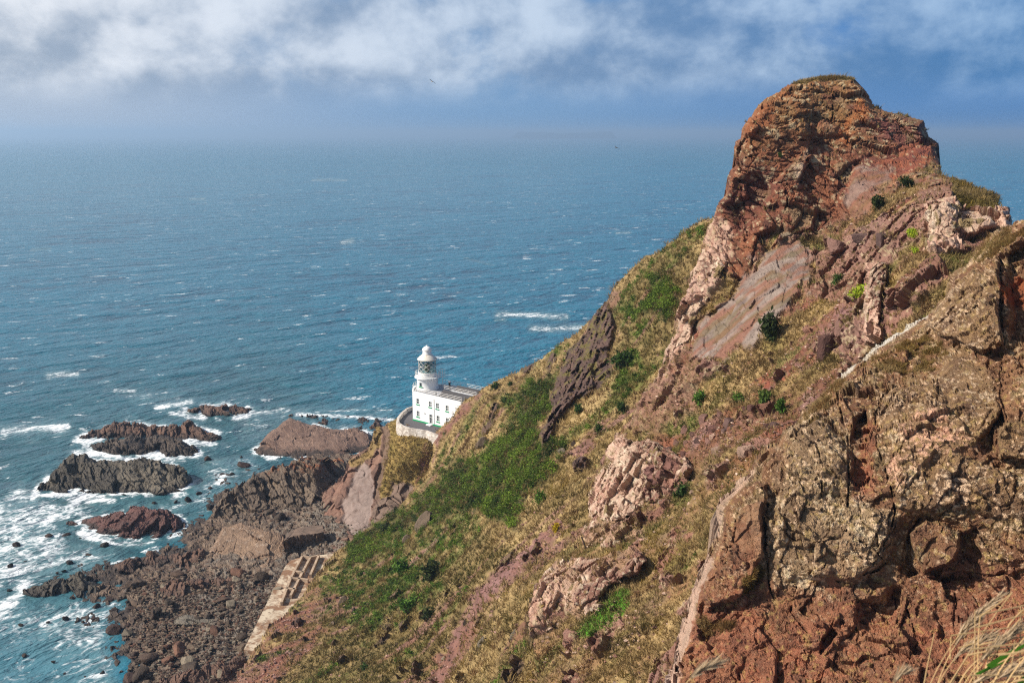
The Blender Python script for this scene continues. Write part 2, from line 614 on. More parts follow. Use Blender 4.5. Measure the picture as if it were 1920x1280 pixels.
# ------------------------------------------------------------------ the headland
HILL_OUT = [(1440, 360), (1335, 408), (1318, 413), (1295, 425), (1262, 450), (1250, 458), (1242, 468), (1212, 480), (1190, 497), (1163, 525),
            (1150, 540), (1140, 562), (1112, 590), (1095, 610), (1072, 632), (1055, 640), (1030, 660), (1010, 676), (985, 690), (955, 703),
            (930, 714), (905, 727), (893, 740), (875, 748), (862, 760), (850, 778), (838, 790), (826, 800), (812, 818), (806, 835),
            (803, 865), (800, 885), (790, 900), (770, 925), (740, 960), (700, 985), (660, 1020), (625, 1043), (600, 1070), (565, 1120),
            (540, 1150), (505, 1175), (490, 1210), (470, 1230), (452, 1260), (440, 1290), (425, 1345), (1120, 1345), (1160, 1100),
            (1290, 850), (1380, 700), (1440, 520)]
HILL_CTL = [(1335, 410, 158), (1262, 450, 164), (1200, 490, 174), (1095, 610, 189), (1000, 685, 200), (900, 730, 211), (850, 778, 217), (806, 830, 222),
            (800, 885, 218), (740, 960, 209), (630, 1040, 199), (540, 1150, 172), (490, 1212, 161), (440, 1290, 153), (425, 1345, 148),
            (1330, 500, 146), (1280, 600, 138), (1225, 720, 130), (1150, 850, 121), (1100, 950, 111), (1050, 1080, 101), (1000, 1200, 94), (1000, 1340, 84),
            (850, 1280, 110), (700, 1280, 127), (560, 1280, 143), (800, 950, 190), (1000, 800, 158), (700, 1100, 168), (850, 1050, 143), (1100, 700, 160),
            (1200, 560, 157), (900, 850, 183), (650, 1150, 162), (1160, 1100, 96), (1440, 450, 135)]
FRAME_EDGES = [[(-200, 1262), (2200, 1262), (2200, 1500), (-200, 1500)], [(1898, -200), (2200, -200), (2200, 1500), (1898, 1500)]]

BUTTRESS = [(1110, 591), (1139, 559), (1155, 612), (1152, 639), (1144, 666), (1150, 700), (1134, 724), (1112, 735), (1085, 750), (1064, 770), (1045, 795),
            (1037, 822), (1020, 842), (1014, 819), (1031, 776), (1040, 722), (1050, 700), (1068, 655), (1098, 625)]
GORSE_1 = [(1050, 700), (1037, 754), (1018, 808), (1058, 841), (1026, 903), (982, 936), (966, 992), (901, 971), (874, 960), (820, 975), (740, 1010),
           (690, 1050), (650, 1060), (635, 1040), (690, 985), (760, 950), (800, 905), (874, 860), (909, 841), (961, 789), (982, 732), (1010, 716)]
GORSE_2 = [(1211, 517), (1235, 514), (1272, 549), (1272, 586), (1253, 599), (1205, 586), (1224, 560)]
OLIVES = [[(520, 1200), (640, 1090), (760, 1010), (900, 1000), (960, 1040), (900, 1120), (820, 1240), (760, 1345), (520, 1345)], [(1150, 560), (1250, 470), (1300, 460), (1280, 600), (1220, 700), (1150, 760), (1150, 640)]]
GREENS = [[(705, 1010), (760, 990), (800, 1000), (870, 985), (850, 1040), (820, 1040), (800, 1010), (760, 1040), (740, 1090), (700, 1090)], [(750, 1054), (795, 1043), (828, 1066), (816, 1102), (771, 1152), (744, 1158), (733, 1090), (709, 1096)],
          [(1152, 570), (1185, 560), (1203, 602), (1170, 606)], [(1192, 612), (1208, 615), (1206, 640), (1190, 636)],
          [(1150, 705), (1171, 674), (1213, 674), (1205, 705), (1165, 732), (1150, 730)], [(610, 1085), (640, 1060), (665, 1055), (640, 1110), (612, 1125)],
          [(820, 960), (870, 940), (900, 985), (850, 1020), (790, 1030)], [(1250, 460), (1320, 425), (1322, 455), (1262, 470)],
          [(1015, 675), (1050, 650), (1070, 645), (1060, 668), (1022, 690)], [(940, 760), (1000, 705), (1010, 712), (955, 775)],
          [(690, 990), (760, 960), (740, 1000), (700, 1030)], [(640, 1060), (720, 1040), (760, 1080), (740, 1150), (680, 1190), (620, 1130)]]
REDSOIL = [(580, 1085), (620, 1090), (640, 1110), (610, 1180), (570, 1235), (520, 1290), (420, 1345), (440, 1260), (500, 1190), (540, 1140)]


FALL = np.array([-0.62, 0.28, -0.73])


def streak(P, across, along, seed, octv=4):
    a = P @ FALL
    q = P - a[:, None] * FALL
    return fbm(q / across + (a / along)[:, None] * np.array([0.577, 0.577, 0.577]), octv, seed)


def hill_zones(px, py, P):
    Z = {}
    w = lambda poly, soft=10, wob=8, s=3: zmask(px, py, poly, soft, wob, s)
    rock = w(BUTTRESS, 5, 5)
    rock = np.maximum(rock, zline(px, py, [(930, 762), (922, 790), (908, 812)], 7, 5) * 0.9)
    rock = np.maximum(rock, zline(px, py, [(896, 838), (905, 826)], 7, 6))
    rock = np.maximum(rock, zline(px, py, [(1038, 668), (1032, 690)], 7, 6))
    rock = np.maximum(rock, zline(px, py, [(1000, 676), (985, 694)], 8, 8))
    rock = np.maximum(rock, w([(1080, 870), (1105, 862), (1104, 880), (1078, 886)], 5, 4))
    n = fbm(P / 3.0, 4, 31)
    rock = np.maximum(rock, sstep(0.44, 0.50, n) * 0.8 * sstep(900, 1000, py))
    Z['rock'] = rock
    g = np.maximum(w(GORSE_1, 26, 16, 4), w(GORSE_2, 16, 12, 5))
    Z['gorse'] = g * (1 - rock)
    gr = 0
    for k, q in enumerate(GREENS):
        gr = np.maximum(gr, w(q, 30, 26, 6 + k) * sstep(-0.35, 0.1, fbm(P / 2.2, 3, 53)))
    gr = np.maximum(gr, sstep(0.24, 0.44, streak(P, 3.2, 10.0, 51)) * 0.6)
    Z['green'] = gr * (1 - rock)
    Z['olive'] = np.maximum(w(OLIVES[0], 70, 40, 19), w(OLIVES[1], 40, 30, 20))
    so = zline(px, py, [(1050, 985), (960, 1062), (900, 1125), (842, 1228), (790, 1300)], 17, 7)
    so = np.maximum(so, w([(870, 752), (905, 735), (880, 770), (850, 800), (820, 840), (812, 822), (845, 790)], 8, 6))
    so = np.maximum(so, w([(1070, 840), (1110, 820), (1120, 835), (1085, 860)], 8, 6))
    so = np.maximum(so, w([(1110, 600), (1150, 545), (1175, 540), (1150, 600), (1120, 625)], 8, 6) * 0.7)
    so = np.maximum(so, sstep(0.24, 0.38, streak(P, 2.6, 12.0, 41)) * 0.85)
    Z['soil'] = so * (1 - rock) * (1 - Z['gorse'])
    Z['red'] = w(REDSOIL, 16, 14, 8) * sstep(-0.25, 0.15, fbm(P / 4.0, 4, 43))
    Z['grass'] = np.clip(1 - rock - Z['soil'] * 0.85 - Z['red'] * 0.9, 0, 1)
    return Z


def hill_disp1(P, Z, N, t):
    q = P / np.array([7.0, 7.0, 9.0])
    big = fbm(q, 3, 11) * 1.1
    b1, e1, r1 = blocks(rot_beds(P, (0.75, -0.35, 0.45)) / np.array([2.2, 4.2, 1.3]) + fbm(P / 3.0, 3, 12)[:, None] * 0.5, 60, 0.7, 0.5, 0.3)
    r = Z['rock']
    d = big + r * (b1 * 1.5 + 1.2) + (1 - r) * fbm(P / 1.7, 3, 13) * 0.34 + Z['gorse'] * (0.6 + 1.1 * fbm(P / 2.4, 4, 14))
    return d, {'e': e1, 'r': r1}


def hill_disp2(P, Z, N, t):
    b2, e2, r2 = blocks(rot_beds(P, (0.75, -0.35, 0.45)) / 0.7, 80, 0.7, 0.5, 0.35)
    r = np.maximum(Z['rock'], Z['red'] * 0.8)
    r = np.maximum(r, Z['soil'] * 0.35)
    return r * b2 * 0.32 + (1 - r) * fbm(P / 0.6, 2, 15) * 0.16, {'r2': r2}


def hill_colour(P, Z, N, info, px, py):
    n1, n2, n3 = fbm(P / 5.0, 4, 21), fbm(P / 1.2, 4, 22), fbm(P / 0.4, 2, 23)
    c = lerp(np.broadcast_to(c_(144, 120, 76), (len(P), 3)), c_(190, 162, 112), 0.45 + 0.9 * n1 + 0.7 * n2)
    c = lerp(c, c_(116, 98, 56), sstep(0.0, 0.4, fbm(P / 2.2, 4, 24) + 0.15 * n3) * 0.7)
    c = lerp(c, c_(104, 90, 48), Z['olive'] * (0.55 + n2))
    soilc = lerp(lerp(np.broadcast_to(SOIL, (len(P), 3)), MAUVE, 0.55 + n1), c_(110, 76, 66), 0.3 + n2)
    c = lerp(c, soilc, Z['soil'])
    redc = lerp(np.broadcast_to(c_(140, 90, 74), (len(P), 3)), c_(106, 68, 56), 0.4 + n2 * 1.2)
    c = lerp(c, redc, Z['red'] * 0.8)
    c = lerp(c, lerp(np.broadcast_to(c_(84, 104, 40), (len(P), 3)), c_(110, 132, 48), 0.3 + n2), Z['green'] * 0.7)
    c = lerp(c, lerp(np.broadcast_to(c_(62, 62, 26), (len(P), 3)), c_(98, 94, 40), 0.4 + n2 + n1), Z['gorse'])
    rk = lerp(lerp(np.broadcast_to(c_(96, 74, 66), (len(P), 3)), c_(122, 94, 80), info['r'] * 0.8), c_(68, 54, 50), 0.3 + n2)
    rk = lerp(rk, OLIVE, sstep(0.15, 0.4, fbm(P / 1.8, 3, 26)) * 0.7)
    c = lerp(c, rk, Z['rock'])
    return c


hill = sheet('hillside', HILL_OUT, HILL_CTL, M_SOIL, 1.9, 't', (26, 3.0), zones=hill_zones, disp=[hill_disp1, hill_disp2], colour=hill_colour,
             steps=[(BUTTRESS, 3.0, 7), ([(1118, 655), (1150, 645), (1152, 700), (1130, 730), (1110, 735), (1108, 690)], -4.0, 10), ([(1090, 650), (1108, 640), (1085, 735), (1068, 760), (1070, 720)], -1.8, 8)],
             cracks=[([(1078, 665), (1060, 745)], 6, 2.0), ([(1112, 610), (1100, 650)], 5, 1.5), ([(1045, 740), (1040, 790)], 4, 1.2)], skirt=((2, 0.4), (7, 5), (20, 20), (34, 60)), edge_noise=3.0, seed=1, nosil=FRAME_EDGES + [[(1100, 1080), (1300, 820), (1460, 330), (1600, 330), (1600, 1400), (1060, 1400)]])
tag(hill.o, 'grassy headland flank dropping to the shore', kind='structure')

# ------------------------------------------------------------------ the summit stack and the rocky middle slope
CRAG_OUT = [(1600, 150), (1560, 147), (1530, 149), (1500, 154), (1475, 163), (1450, 178), (1430, 190), (1415, 208), (1405, 225), (1392, 248), (1390, 262),
            (1380, 268), (1378, 290), (1383, 308), (1372, 318), (1366, 340), (1364, 368), (1352, 378), (1345, 395), (1336, 410), (1325, 430), (1317, 455),
            (1310, 480), (1300, 510), (1290, 540), (1278, 570), (1270, 600), (1265, 625), (1250, 650), (1240, 680), (1228, 710), (1210, 740), (1190, 775),
            (1165, 810), (1140, 846), (1120, 890), (1108, 935), (1106, 960), (1098, 990), (1085, 1020), (1060, 1045), (1030, 1070), (1020, 1095),
            (1005, 1125), (996, 1160), (1000, 1200), (1010, 1240), (1005, 1345), (1400, 1345), (1480, 1000), (1640, 800), (1800, 650), (1990, 560),
            (1990, 440), (1905, 428), (1897, 420), (1896, 387), (1871, 390), (1868, 364), (1854, 356), (1819, 345), (1785, 334), (1764, 326), (1763, 300),
            (1760, 268), (1745, 258), (1742, 250), (1735, 228), (1710, 222), (1690, 217), (1660, 210), (1640, 202), (1630, 185), (1622, 172)]
CRAG_CTL = [(1560, 150, 124), (1450, 180, 121), (1400, 270, 118), (1370, 340, 118), (1560, 250, 119), (1640, 210, 119), (1740, 240, 117), (1755, 300, 113),
            (1480, 330, 116), (1600, 330, 113.5), (1690, 330, 110), (1340, 410, 119), (1560, 430, 110.5), (1420, 430, 114), (1317, 455, 118), (1290, 540, 117), (1265, 640, 114), (1228, 710, 113.5),
            (1190, 775, 113.5), (1140, 846, 111), (1108, 940, 105), (1098, 990, 100), (1030, 1070, 96), (996, 1160, 90), (1005, 1340, 79),
            (1450, 560, 104), (1400, 650, 101), (1300, 800, 97), (1450, 760, 89), (1240, 900, 97), (1300, 1000, 83), (1180, 1000, 92), (1250, 1150, 75), (1120, 1150, 83),
            (1250, 1340, 63), (1400, 900, 80), (1600, 560, 92), (1560, 680, 86), (1700, 450, 90), (1780, 380, 91), (1850, 362, 92), (1740, 400, 90),
            (1800, 440, 86.5), (1890, 400, 87.5), (1720, 540, 79), (1940, 430, 74), (1640, 800, 74), (1480, 1000, 68), (1400, 1340, 52), (1985, 560, 64)]
GREY_1 = [(1467, 449), (1506, 450), (1523, 480), (1516, 519), (1499, 560), (1438, 613), (1417, 645), (1357, 677), (1304, 677), (1300, 649), (1311, 606),
          (1357, 571), (1382, 548), (1438, 477)]
SLAB_RED = [(1597, 330), (1618, 305), (1650, 292), (1740, 268), (1748, 300), (1740, 330), (1690, 350), (1650, 385), (1628, 405), (1600, 420), (1590, 372)]
SLAB_GREY2 = [(1598, 336), (1612, 312), (1672, 318), (1668, 345), (1640, 380), (1626, 400), (1600, 412), (1590, 385)]
PALE_R = [(1732, 384), (1760, 378), (1797, 375), (1806, 400), (1851, 391), (1896, 387), (1896, 422), (1857, 431), (1810, 447), (1790, 475), (1747, 481), (1730, 470),
          (1747, 431), (1735, 403)]
PALE_M = [(1632, 500), (1666, 491), (1663, 525), (1650, 556), (1650, 640), (1622, 650), (1622, 569), (1628, 530)]
PALE_L = [(1188, 830), (1205, 833), (1237, 852), (1229, 890), (1199, 944), (1153, 971), (1107, 960), (1110, 938), (1126, 900), (1156, 873), (1140, 846), (1160, 822)]
FACE_L = [(1226, 862), (1240, 850), (1280, 870), (1275, 900), (1240, 930), (1200, 940), (1215, 900)]
SLAB_L = [(1098, 990), (1120, 965), (1153, 975), (1199, 990), (1215, 1010), (1160, 1025), (1090, 1025)]
OUT_L = [(1023, 1076), (1060, 1050), (1091, 1049), (1213, 1035), (1200, 1076), (1145, 1095), (1118, 1136), (1091, 1160), (1050, 1133), (1025, 1180), (1000, 1190), (996, 1163)]
RIB = [(1336, 410), (1310, 480), (1290, 540), (1270, 600), (1262, 640), (1235, 700), (1245, 715), (1290, 660), (1300, 600), (1345, 545), (1375, 470), (1365, 420)]
STACK = [(1300, 130), (1800, 130), (1800, 300), (1700, 330), (1600, 400), (1540, 450), (1460, 440), (1400, 520), (1310, 520), (1330, 400)]
LEDGES = [(1310, 560), (1345, 520), (1385, 500), (1370, 560), (1310, 605), (1280, 610)]
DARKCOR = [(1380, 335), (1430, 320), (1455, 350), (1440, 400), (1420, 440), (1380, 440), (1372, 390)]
KNOLL = [(1785, 330), (1830, 340), (1875, 355), (1878, 384), (1854, 396), (1797, 392), (1786, 362)]


def crag_zones(px, py, P):
    Z = {}
    w = lambda poly, soft=8, wob=6, s=3: zmask(px, py, poly, soft, wob, s)
    Z['stack'] = w(STACK, 14, 10)
    Z['slab'] = np.maximum(w(GREY_1, 14, 16), np.maximum(w(SLAB_RED, 8, 8) * 0.55, w(SLAB_GREY2, 6, 6) * 0.9))
    Z['grey'] = np.maximum(w(GREY_1, 16, 18), w(SLAB_GREY2, 8, 10, 5) * 0.8)
    Z['redslab'] = w(SLAB_RED, 8, 6) * (1 - Z['grey'])
    pale = np.maximum(w(PALE_R, 5, 6), w(PALE_M, 5, 5))
    pale = np.maximum(pale, np.maximum(w(PALE_L, 8, 10), w(RIB, 10, 8) * 0.75))
    pale = np.maximum(pale, w(SLAB_L, 8, 8) * 0.6)
    pale = np.maximum(pale, w(OUT_L, 8, 8) * (0.55 + 0.4 * sstep(1120, 1030, px)))
    Z['pale'] = pale
    rock = np.maximum(np.maximum(Z['stack'], Z['slab']), np.maximum(pale, w(FACE_L, 8, 6)))
    rock = np.maximum(rock, w(RIB, 14, 8))
    rock = np.maximum(rock, w([(1230, 700), (1300, 680), (1340, 690), (1300, 760), (1240, 800), (1190, 830), (1180, 800)], 20, 16) * 0.7)
    rock = np.maximum(rock, w([(1530, 480), (1600, 430), (1700, 400), (1740, 330), (1790, 335), (1790, 400), (1740, 440), (1660, 500), (1600, 560), (1540, 560)], 12, 16, 9) * 0.85)
    n = fbm(P / 2.6, 4, 31)
    rock = np.maximum(rock, sstep(0.22, 0.34, n) * 0.9)
    rock = np.maximum(rock, w([(1560, 660), (1600, 590), (1660, 560), (1760, 480), (1790, 520), (1700, 600), (1600, 690)], 12, 14, 8) * 0.9)
    kn = w(KNOLL, 5, 3)
    top = zline(px, py, [(1490, 156), (1530, 151), (1598, 152)], 5.5, 4, 0.3)
    top = np.maximum(top, zline(px, py, [(1640, 204), (1680, 213), (1705, 220)], 3, 4, 0.3))
    rock = rock * (1 - kn) * (1 - top)
    Z['rock'] = rock
    Z['knoll'] = kn; Z['top'] = top
    gr = sstep(0.16, 0.34, streak(P, 2.4, 6.0, 51)) * 0.7
    gr = np.maximum(gr, w([(1090, 1195), (1105, 1170), (1150, 1115), (1180, 1105), (1185, 1135), (1140, 1175), (1100, 1200)], 6, 5) * 1.0)
    Z['lush'] = w([(1090, 1195), (1105, 1170), (1150, 1115), (1180, 1105), (1185, 1135), (1140, 1175), (1100, 1200)], 6, 5)
    gr = np.maximum(gr, w([(1225, 800), (1270, 782), (1320, 775), (1300, 800), (1250, 815)], 8, 8))
    gr = np.maximum(gr, w([(1260, 920), (1295, 895), (1300, 940), (1270, 960)], 10, 8))
    Z['green'] = gr * (1 - rock)
    so = sstep(-0.12, 0.16, streak(P, 1.9, 8.0, 41))
    mid = sstep(760, 900, py - 0.25 * (px - 1300))
    so = so * (1 - 0.55 * mid)
    so = np.maximum(so, w([(1200, 830), (1280, 790), (1400, 770), (1410, 800), (1340, 850), (1280, 880), (1230, 870)], 16, 12, 5) * 0.9)
    Z['soil'] = so * (1 - rock) * (1 - kn) * (1 - top) * (1 - gr)
    Z['grass'] = np.clip(1 - rock - 0.8 * Z['soil'], 0, 1)
    Z['grass'] = np.maximum(Z['grass'], np.maximum(kn, top))
    return Z


def crag_disp1(P, Z, N, t):
    w = fbm(P / 3.2, 3, 12)[:, None]
    qs = rot_beds(P, (0.16, -0.25, 0.95)) + w * 0.7
    lay = qs[:, 2] / 0.95 + 0.35 * fbm(P / 4.0, 2, 55)
    lay = lay - np.floor(lay)
    qd = rot_beds(P, (-0.62, -0.5, 0.60)) + w * 0.8
    b1, e1, r1 = blocks(qs / np.array([5.2, 5.2, 2.3]), 60, 0.9, 0.45, 0.16, 0.06)
    b2, e2, r2 = blocks(qd / np.array([2.8, 4.4, 1.5]), 64, 0.9, 0.55, 0.2, 0.06)
    s = Z['stack']
    big = fbm(P / np.array([8.0, 8.0, 10.0]), 3, 11) * 1.2 + ridged(P / 11.0, 2, 17) * 0.6 * s
    rk = s * (b1 * 1.25 - 0.30 * sstep(0.80, 0.97, lay) * sstep(-0.3, 0.2, fbm(P / 3.5, 2, 56))) + (1 - s) * b2 * 1.3
    rk = rk * (1 - 0.80 * Z['slab'])
    r = Z['rock']
    d = big * (1 - 0.4 * Z['slab']) + r * (rk + 0.45) + (1 - r) * fbm(P / 1.7, 3, 13) * 0.32
    return d, {'e': np.where(s > .5, e1, e2), 'r': np.where(s > .5, r1, r2)}


def crag_disp2(P, Z, N, t):
    w = fbm(P / 1.1, 3, 18)[:, None] * 0.35
    b3, e3, r3 = blocks((rot_beds(P, (0.16, -0.25, 0.95)) + w) / np.array([1.7, 1.7, 0.62]), 90, 0.8, 0.55, 0.35)
    b4, e4, r4 = blocks((rot_beds(P, (-0.62, -0.5, 0.60)) + w) / np.array([0.7, 1.1, 0.5]), 94, 0.9, 0.6, 0.35)
    s = Z['stack']
    rk = (s * b3 * 0.36 + (1 - s) * b4 * 0.32) * (1 - 0.75 * Z['slab'])
    r = np.maximum(Z['rock'], Z['soil'] * 0.45)
    return r * rk + (1 - r) * fbm(P / 0.55, 2, 15) * 0.14, {'e3': np.where(s > .5, e3, e4), 'r3': np.where(s > .5, r3, r4)}


def crag_disp3(P, Z, N, t):
    b, e, r = blocks(P / 0.36 + fbm(P / 0.5, 2, 19)[:, None] * 0.4, 120, 0.9, 0.6, 0.3)
    rr = np.maximum(Z['rock'], Z['soil'] * 0.7)
    return rr * (b * 0.055 + fbm(P / 0.3, 2, 20) * 0.04) * (1 - 0.6 * Z['slab']), {}


def crag_colour(P, Z, N, info, px, py):
    n = len(P)
    B = lambda c: np.broadcast_to(c, (n, 3))
    n1, n2, n3, n4 = fbm(P / 6.0, 4, 21), fbm(P / 1.3, 4, 22), fbm(P / 0.35, 3, 23), fbm(P / 2.6, 4, 25)
    # grass and soil
    c = lerp(B(c_(146, 120, 78)), c_(192, 162, 112), 0.45 + 0.9 * n1 + 0.8 * n2)
    c = lerp(c, OLIVE, sstep(0.0, 0.35, n4 + 0.15 * n3) * 0.6)
    soilc = lerp(lerp(B(SOIL), c_(156, 88, 68), 0.4 + n1 * 1.4), c_(110, 72, 58), 0.3 + n2)
    soilc = lerp(soilc, MAUVE, sstep(0.0, 0.4, n4))
    c = lerp(c, soilc, Z['soil'])
    c = lerp(c, lerp(B(c_(92, 100, 44)), c_(112, 128, 50), 0.2 + n2), Z['green'] * 0.5)
    c = lerp(c, c_(96, 160, 40), Z['lush'])
    # rock
    low = lerp(lerp(B(c_(158, 112, 94)), c_(124, 84, 70), info['r']), MAUVE, 0.35 + n1)
    low = lerp(low, c_(96, 66, 56), sstep(0.1, 0.5, n2) * 0.7)
    up = sstep(330, 210, py - 0.05 * (px - 1500) + n1 * 60)
    st = lerp(lerp(B(c_(128, 76, 58)), c_(152, 98, 68), info['r'] * 0.9), c_(92, 58, 46), 0.3 + n2 * 1.3)
    st = lerp(st, lerp(B(c_(118, 88, 58)), c_(150, 112, 70), info['r3']), up * sstep(-0.3, 0.3, n4 + 0.2))
    st = lerp(st, c_(152, 96, 62), sstep(0.05, 0.4, n4 - 0.2 * n1) * 0.5 * sstep(420, 250, py))
    st = lerp(st, ORANGE * 1.05, zmask(px, py, [(1570, 260), (1600, 200), (1625, 180), (1640, 215), (1610, 250), (1585, 275)], 14, 12) * 0.45)
    st = lerp(st, c_(160, 98, 60), zmask(px, py, [(1392, 260), (1430, 195), (1480, 165), (1500, 180), (1450, 215), (1410, 290)], 20, 12) * 0.7)
    st = lerp(st, c_(124, 74, 70), zmask(px, py, [(1600, 235), (1640, 215), (1735, 235), (1750, 290), (1650, 290)], 20, 14) * 0.6)
    st = lerp(st, c_(206, 178, 150), zmask(px, py, [(1478, 330), (1510, 285), (1514, 290), (1490, 345)], 8, 6) * 0.8)
    st = lerp(st, c_(160, 138, 104), sstep(0.25, 0.42, fbm(P / 1.8, 4, 29)) * 0.55 * (1 - up * 0.4))
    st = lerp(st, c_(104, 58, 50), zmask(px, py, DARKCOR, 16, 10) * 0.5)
    rk = lerp(low, st, Z['stack'])
    rk = lerp(rk, lerp(lerp(lerp(B(c_(158, 140, 128)), c_(126, 108, 100), 0.4 + n2 * 1.5), c_(146, 104, 86), sstep(-0.15, 0.2, streak(P, 0.9, 5.0, 62))), c_(112, 98, 58), sstep(0.05, 0.25, streak(P, 1.2, 6.0, 61)) * 0.5), Z['grey'])
    rk = lerp(rk, lerp(lerp(B(c_(138, 80, 64)), c_(160, 96, 66), 0.3 + n2 * 1.4), c_(104, 66, 56), sstep(0.0, 0.4, n4)), Z['redslab'])
    pl = lerp(lerp(B(PINK), c_(190, 144, 122), 0.25 + n2 * 1.2 + n4), c_(150, 104, 88), sstep(0.1, 0.45, n3 + n4 * 0.6) * 0.8)
    rk = lerp(rk, pl, Z['pale'] * 0.9)
    rk = lerp(rk, c_(206, 188, 150), sstep(0.28, 0.4, fbm(P / 0.5, 3, 27) + 0.3 * n4) * 0.55 * (1 - Z['grey']))      # lichen
    c = lerp(c, rk, Z['rock'])
    c = lerp(c, lerp(B(c_(118, 96, 40)), c_(88, 84, 32), 0.5 + n2), Z['knoll'])
    c = lerp(c, lerp(B(c_(140, 112, 70)), c_(112, 96, 44), 0.5 + n2), Z['top'])
    return c


PALE_R_BACK = [(1806, 384), (1871, 392), (1896, 387)]
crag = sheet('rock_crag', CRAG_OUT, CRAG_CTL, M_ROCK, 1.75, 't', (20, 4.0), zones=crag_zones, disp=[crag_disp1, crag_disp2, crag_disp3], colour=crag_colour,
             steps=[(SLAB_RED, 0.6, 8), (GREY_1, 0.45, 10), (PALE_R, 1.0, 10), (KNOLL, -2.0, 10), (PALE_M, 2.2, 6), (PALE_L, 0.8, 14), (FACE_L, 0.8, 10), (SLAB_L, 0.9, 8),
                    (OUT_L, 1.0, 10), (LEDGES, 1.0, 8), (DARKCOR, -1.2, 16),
                    ([(1440, 470), (1470, 440), (1440, 350), (1500, 290), (1520, 300), (1500, 350), (1540, 400), (1530, 440)], 1.4, 10),
                    ([(1590, 470), (1640, 430), (1650, 440), (1600, 490)], 1.0, 6), ([(1540, 520), (1590, 490), (1585, 520), (1550, 545)], 1.0, 6)],
             cracks=[([(1561, 182), (1561, 213), (1558, 241), (1546, 259)], 3, 0.8), ([(1556, 290), (1556, 365)], 3, 0.8), ([(1474, 272), (1513, 272), (1544, 267)], 2.5, 0.7), ([(1588, 274), (1640, 279), (1687, 279), (1738, 267)], 2.5, 0.8),
                     ([(1684, 234), (1684, 280)], 2, 0.6), ([(1468, 356), (1474, 388), (1464, 421), (1462, 450)], 3, 0.9), ([(1396, 351), (1399, 381), (1390, 420)], 3, 0.9), ([(1590, 330), (1580, 370), (1570, 400), (1530, 445)], 3, 0.7),
                     ([(1400, 300), (1440, 290), (1480, 300)], 2.5, 0.6), ([(1600, 245), (1660, 250), (1740, 248)], 2, 0.6), ([(1480, 390), (1520, 395), (1560, 392)], 2, 0.6), ([(1480, 412), (1520, 415), (1550, 412)], 2, 0.6)],
             skirt=((2, 0.4), (7, 3), (18, 14), (32, 60)), edge_noise=3.5, seed=2, damp=12, nosil=FRAME_EDGES + [[(985, 1080), (1075, 1010), (1120, 1345), (985, 1345)], [(1380, 1345), (1470, 990), (1630, 790), (1790, 640), (1898, 440), (2000, 430), (2000, 1345)]])
tag(crag.o, 'red brown rock stack rising from the headland', kind='structure')

# ------------------------------------------------------------------ the near cliff
NEAR_OUT = [(1262, 1345), (1263, 1280), (1275, 1220), (1286, 1181), (1293, 1135), (1309, 1096), (1321, 1064), (1343, 1007), (1346, 947), (1385, 912), (1413, 887),
            (1417, 868), (1438, 843), (1459, 836), (1470, 808), (1495, 790), (1509, 769), (1534, 751), (1555, 723), (1612, 680), (1640, 652), (1700, 610), (1735, 595),
            (1779, 541), (1782, 519), (1819, 487), (1826, 475), (1860, 437), (1872, 431), (1891, 437), (1900, 419), (1920, 412), (1990, 395), (2080, 352), (2200, 330), (2330, 336), (2330, 1345)]
NEAR_CTL = [(1262, 1345, 46), (1275, 1220, 50), (1309, 1096, 52), (1346, 947, 53.5), (1417, 868, 54), (1495, 790, 55.5), (1555, 723, 58.5), (1640, 652, 62.5), (1735, 595, 66),
            (1782, 519, 67), (1860, 437, 66), (1920, 412, 64), (1985, 400, 62), (1980, 600, 54), (1800, 600, 60), (1750, 700, 56), (1900, 720, 51.5), (1600, 780, 54),
            (1450, 950, 50.5), (1600, 950, 49), (1780, 900, 48.2), (1950, 900, 46.2), (1450, 1150, 47.6), (1650, 1130, 46.5), (1850, 1100, 45), (1350, 1280, 46), (1600, 1300, 42.6), (1800, 1300, 41), (1985, 1300, 39), (1985, 1100, 43), (2320, 400, 52), (2320, 700, 41), (2320, 1000, 36), (2320, 1340, 31)]
N_BIG = [(1433, 1032), (1440, 960), (1452, 905), (1467, 829), (1495, 794), (1512, 768), (1534, 762), (1566, 790), (1591, 822), (1640, 800), (1660, 740), (1672, 712), (1757, 702), (1760, 652), (1803, 655), (1863, 690), (1990, 700), (1990, 1072), (1842, 1071), (1805, 1010), (1800, 997), (1736, 972), (1700, 985), (1678, 1040), (1655, 1075), (1612, 1100), (1509, 1094), (1467, 1104), (1440, 1078)]
N_S1B = [(1438, 1075), (1432, 1000), (1445, 935), (1500, 955), (1600, 945), (1661, 951), (1679, 986), (1672, 1040), (1655, 1075), (1612, 1105), (1540, 1100), (1467, 1108)]
N_S1 = [(1440, 960), (1452, 905), (1467, 829), (1495, 794), (1512, 768), (1534, 762), (1552, 772), (1566, 790), (1591, 822), (1594, 914), (1560, 925), (1600, 940), (1661, 951), (1679, 986), (1672, 1040),
        (1655, 1075), (1612, 1100), (1560, 1085), (1509, 1094), (1467, 1104), (1440, 1078), (1433, 1032)]
N_S2 = [(1644, 790), (1660, 740), (1672, 712), (1690, 722), (1757, 702), (1760, 652), (1803, 655), (1863, 702), (1879, 772), (1845, 830), (1800, 850), (1860, 870), (1930, 880), (1960, 900),
        (1960, 985), (1800, 960), (1740, 962), (1682, 958), (1672, 920), (1668, 840)]
N_S2L = [(1672, 850), (1690, 780), (1740, 800), (1790, 830), (1760, 855), (1720, 900), (1690, 940), (1675, 920)]
N_S3 = [(1738, 612), (1779, 544), (1826, 505), (1841, 512), (1869, 482), (1876, 520), (1878, 590), (1880, 645), (1840, 660), (1797, 640), (1765, 632)]
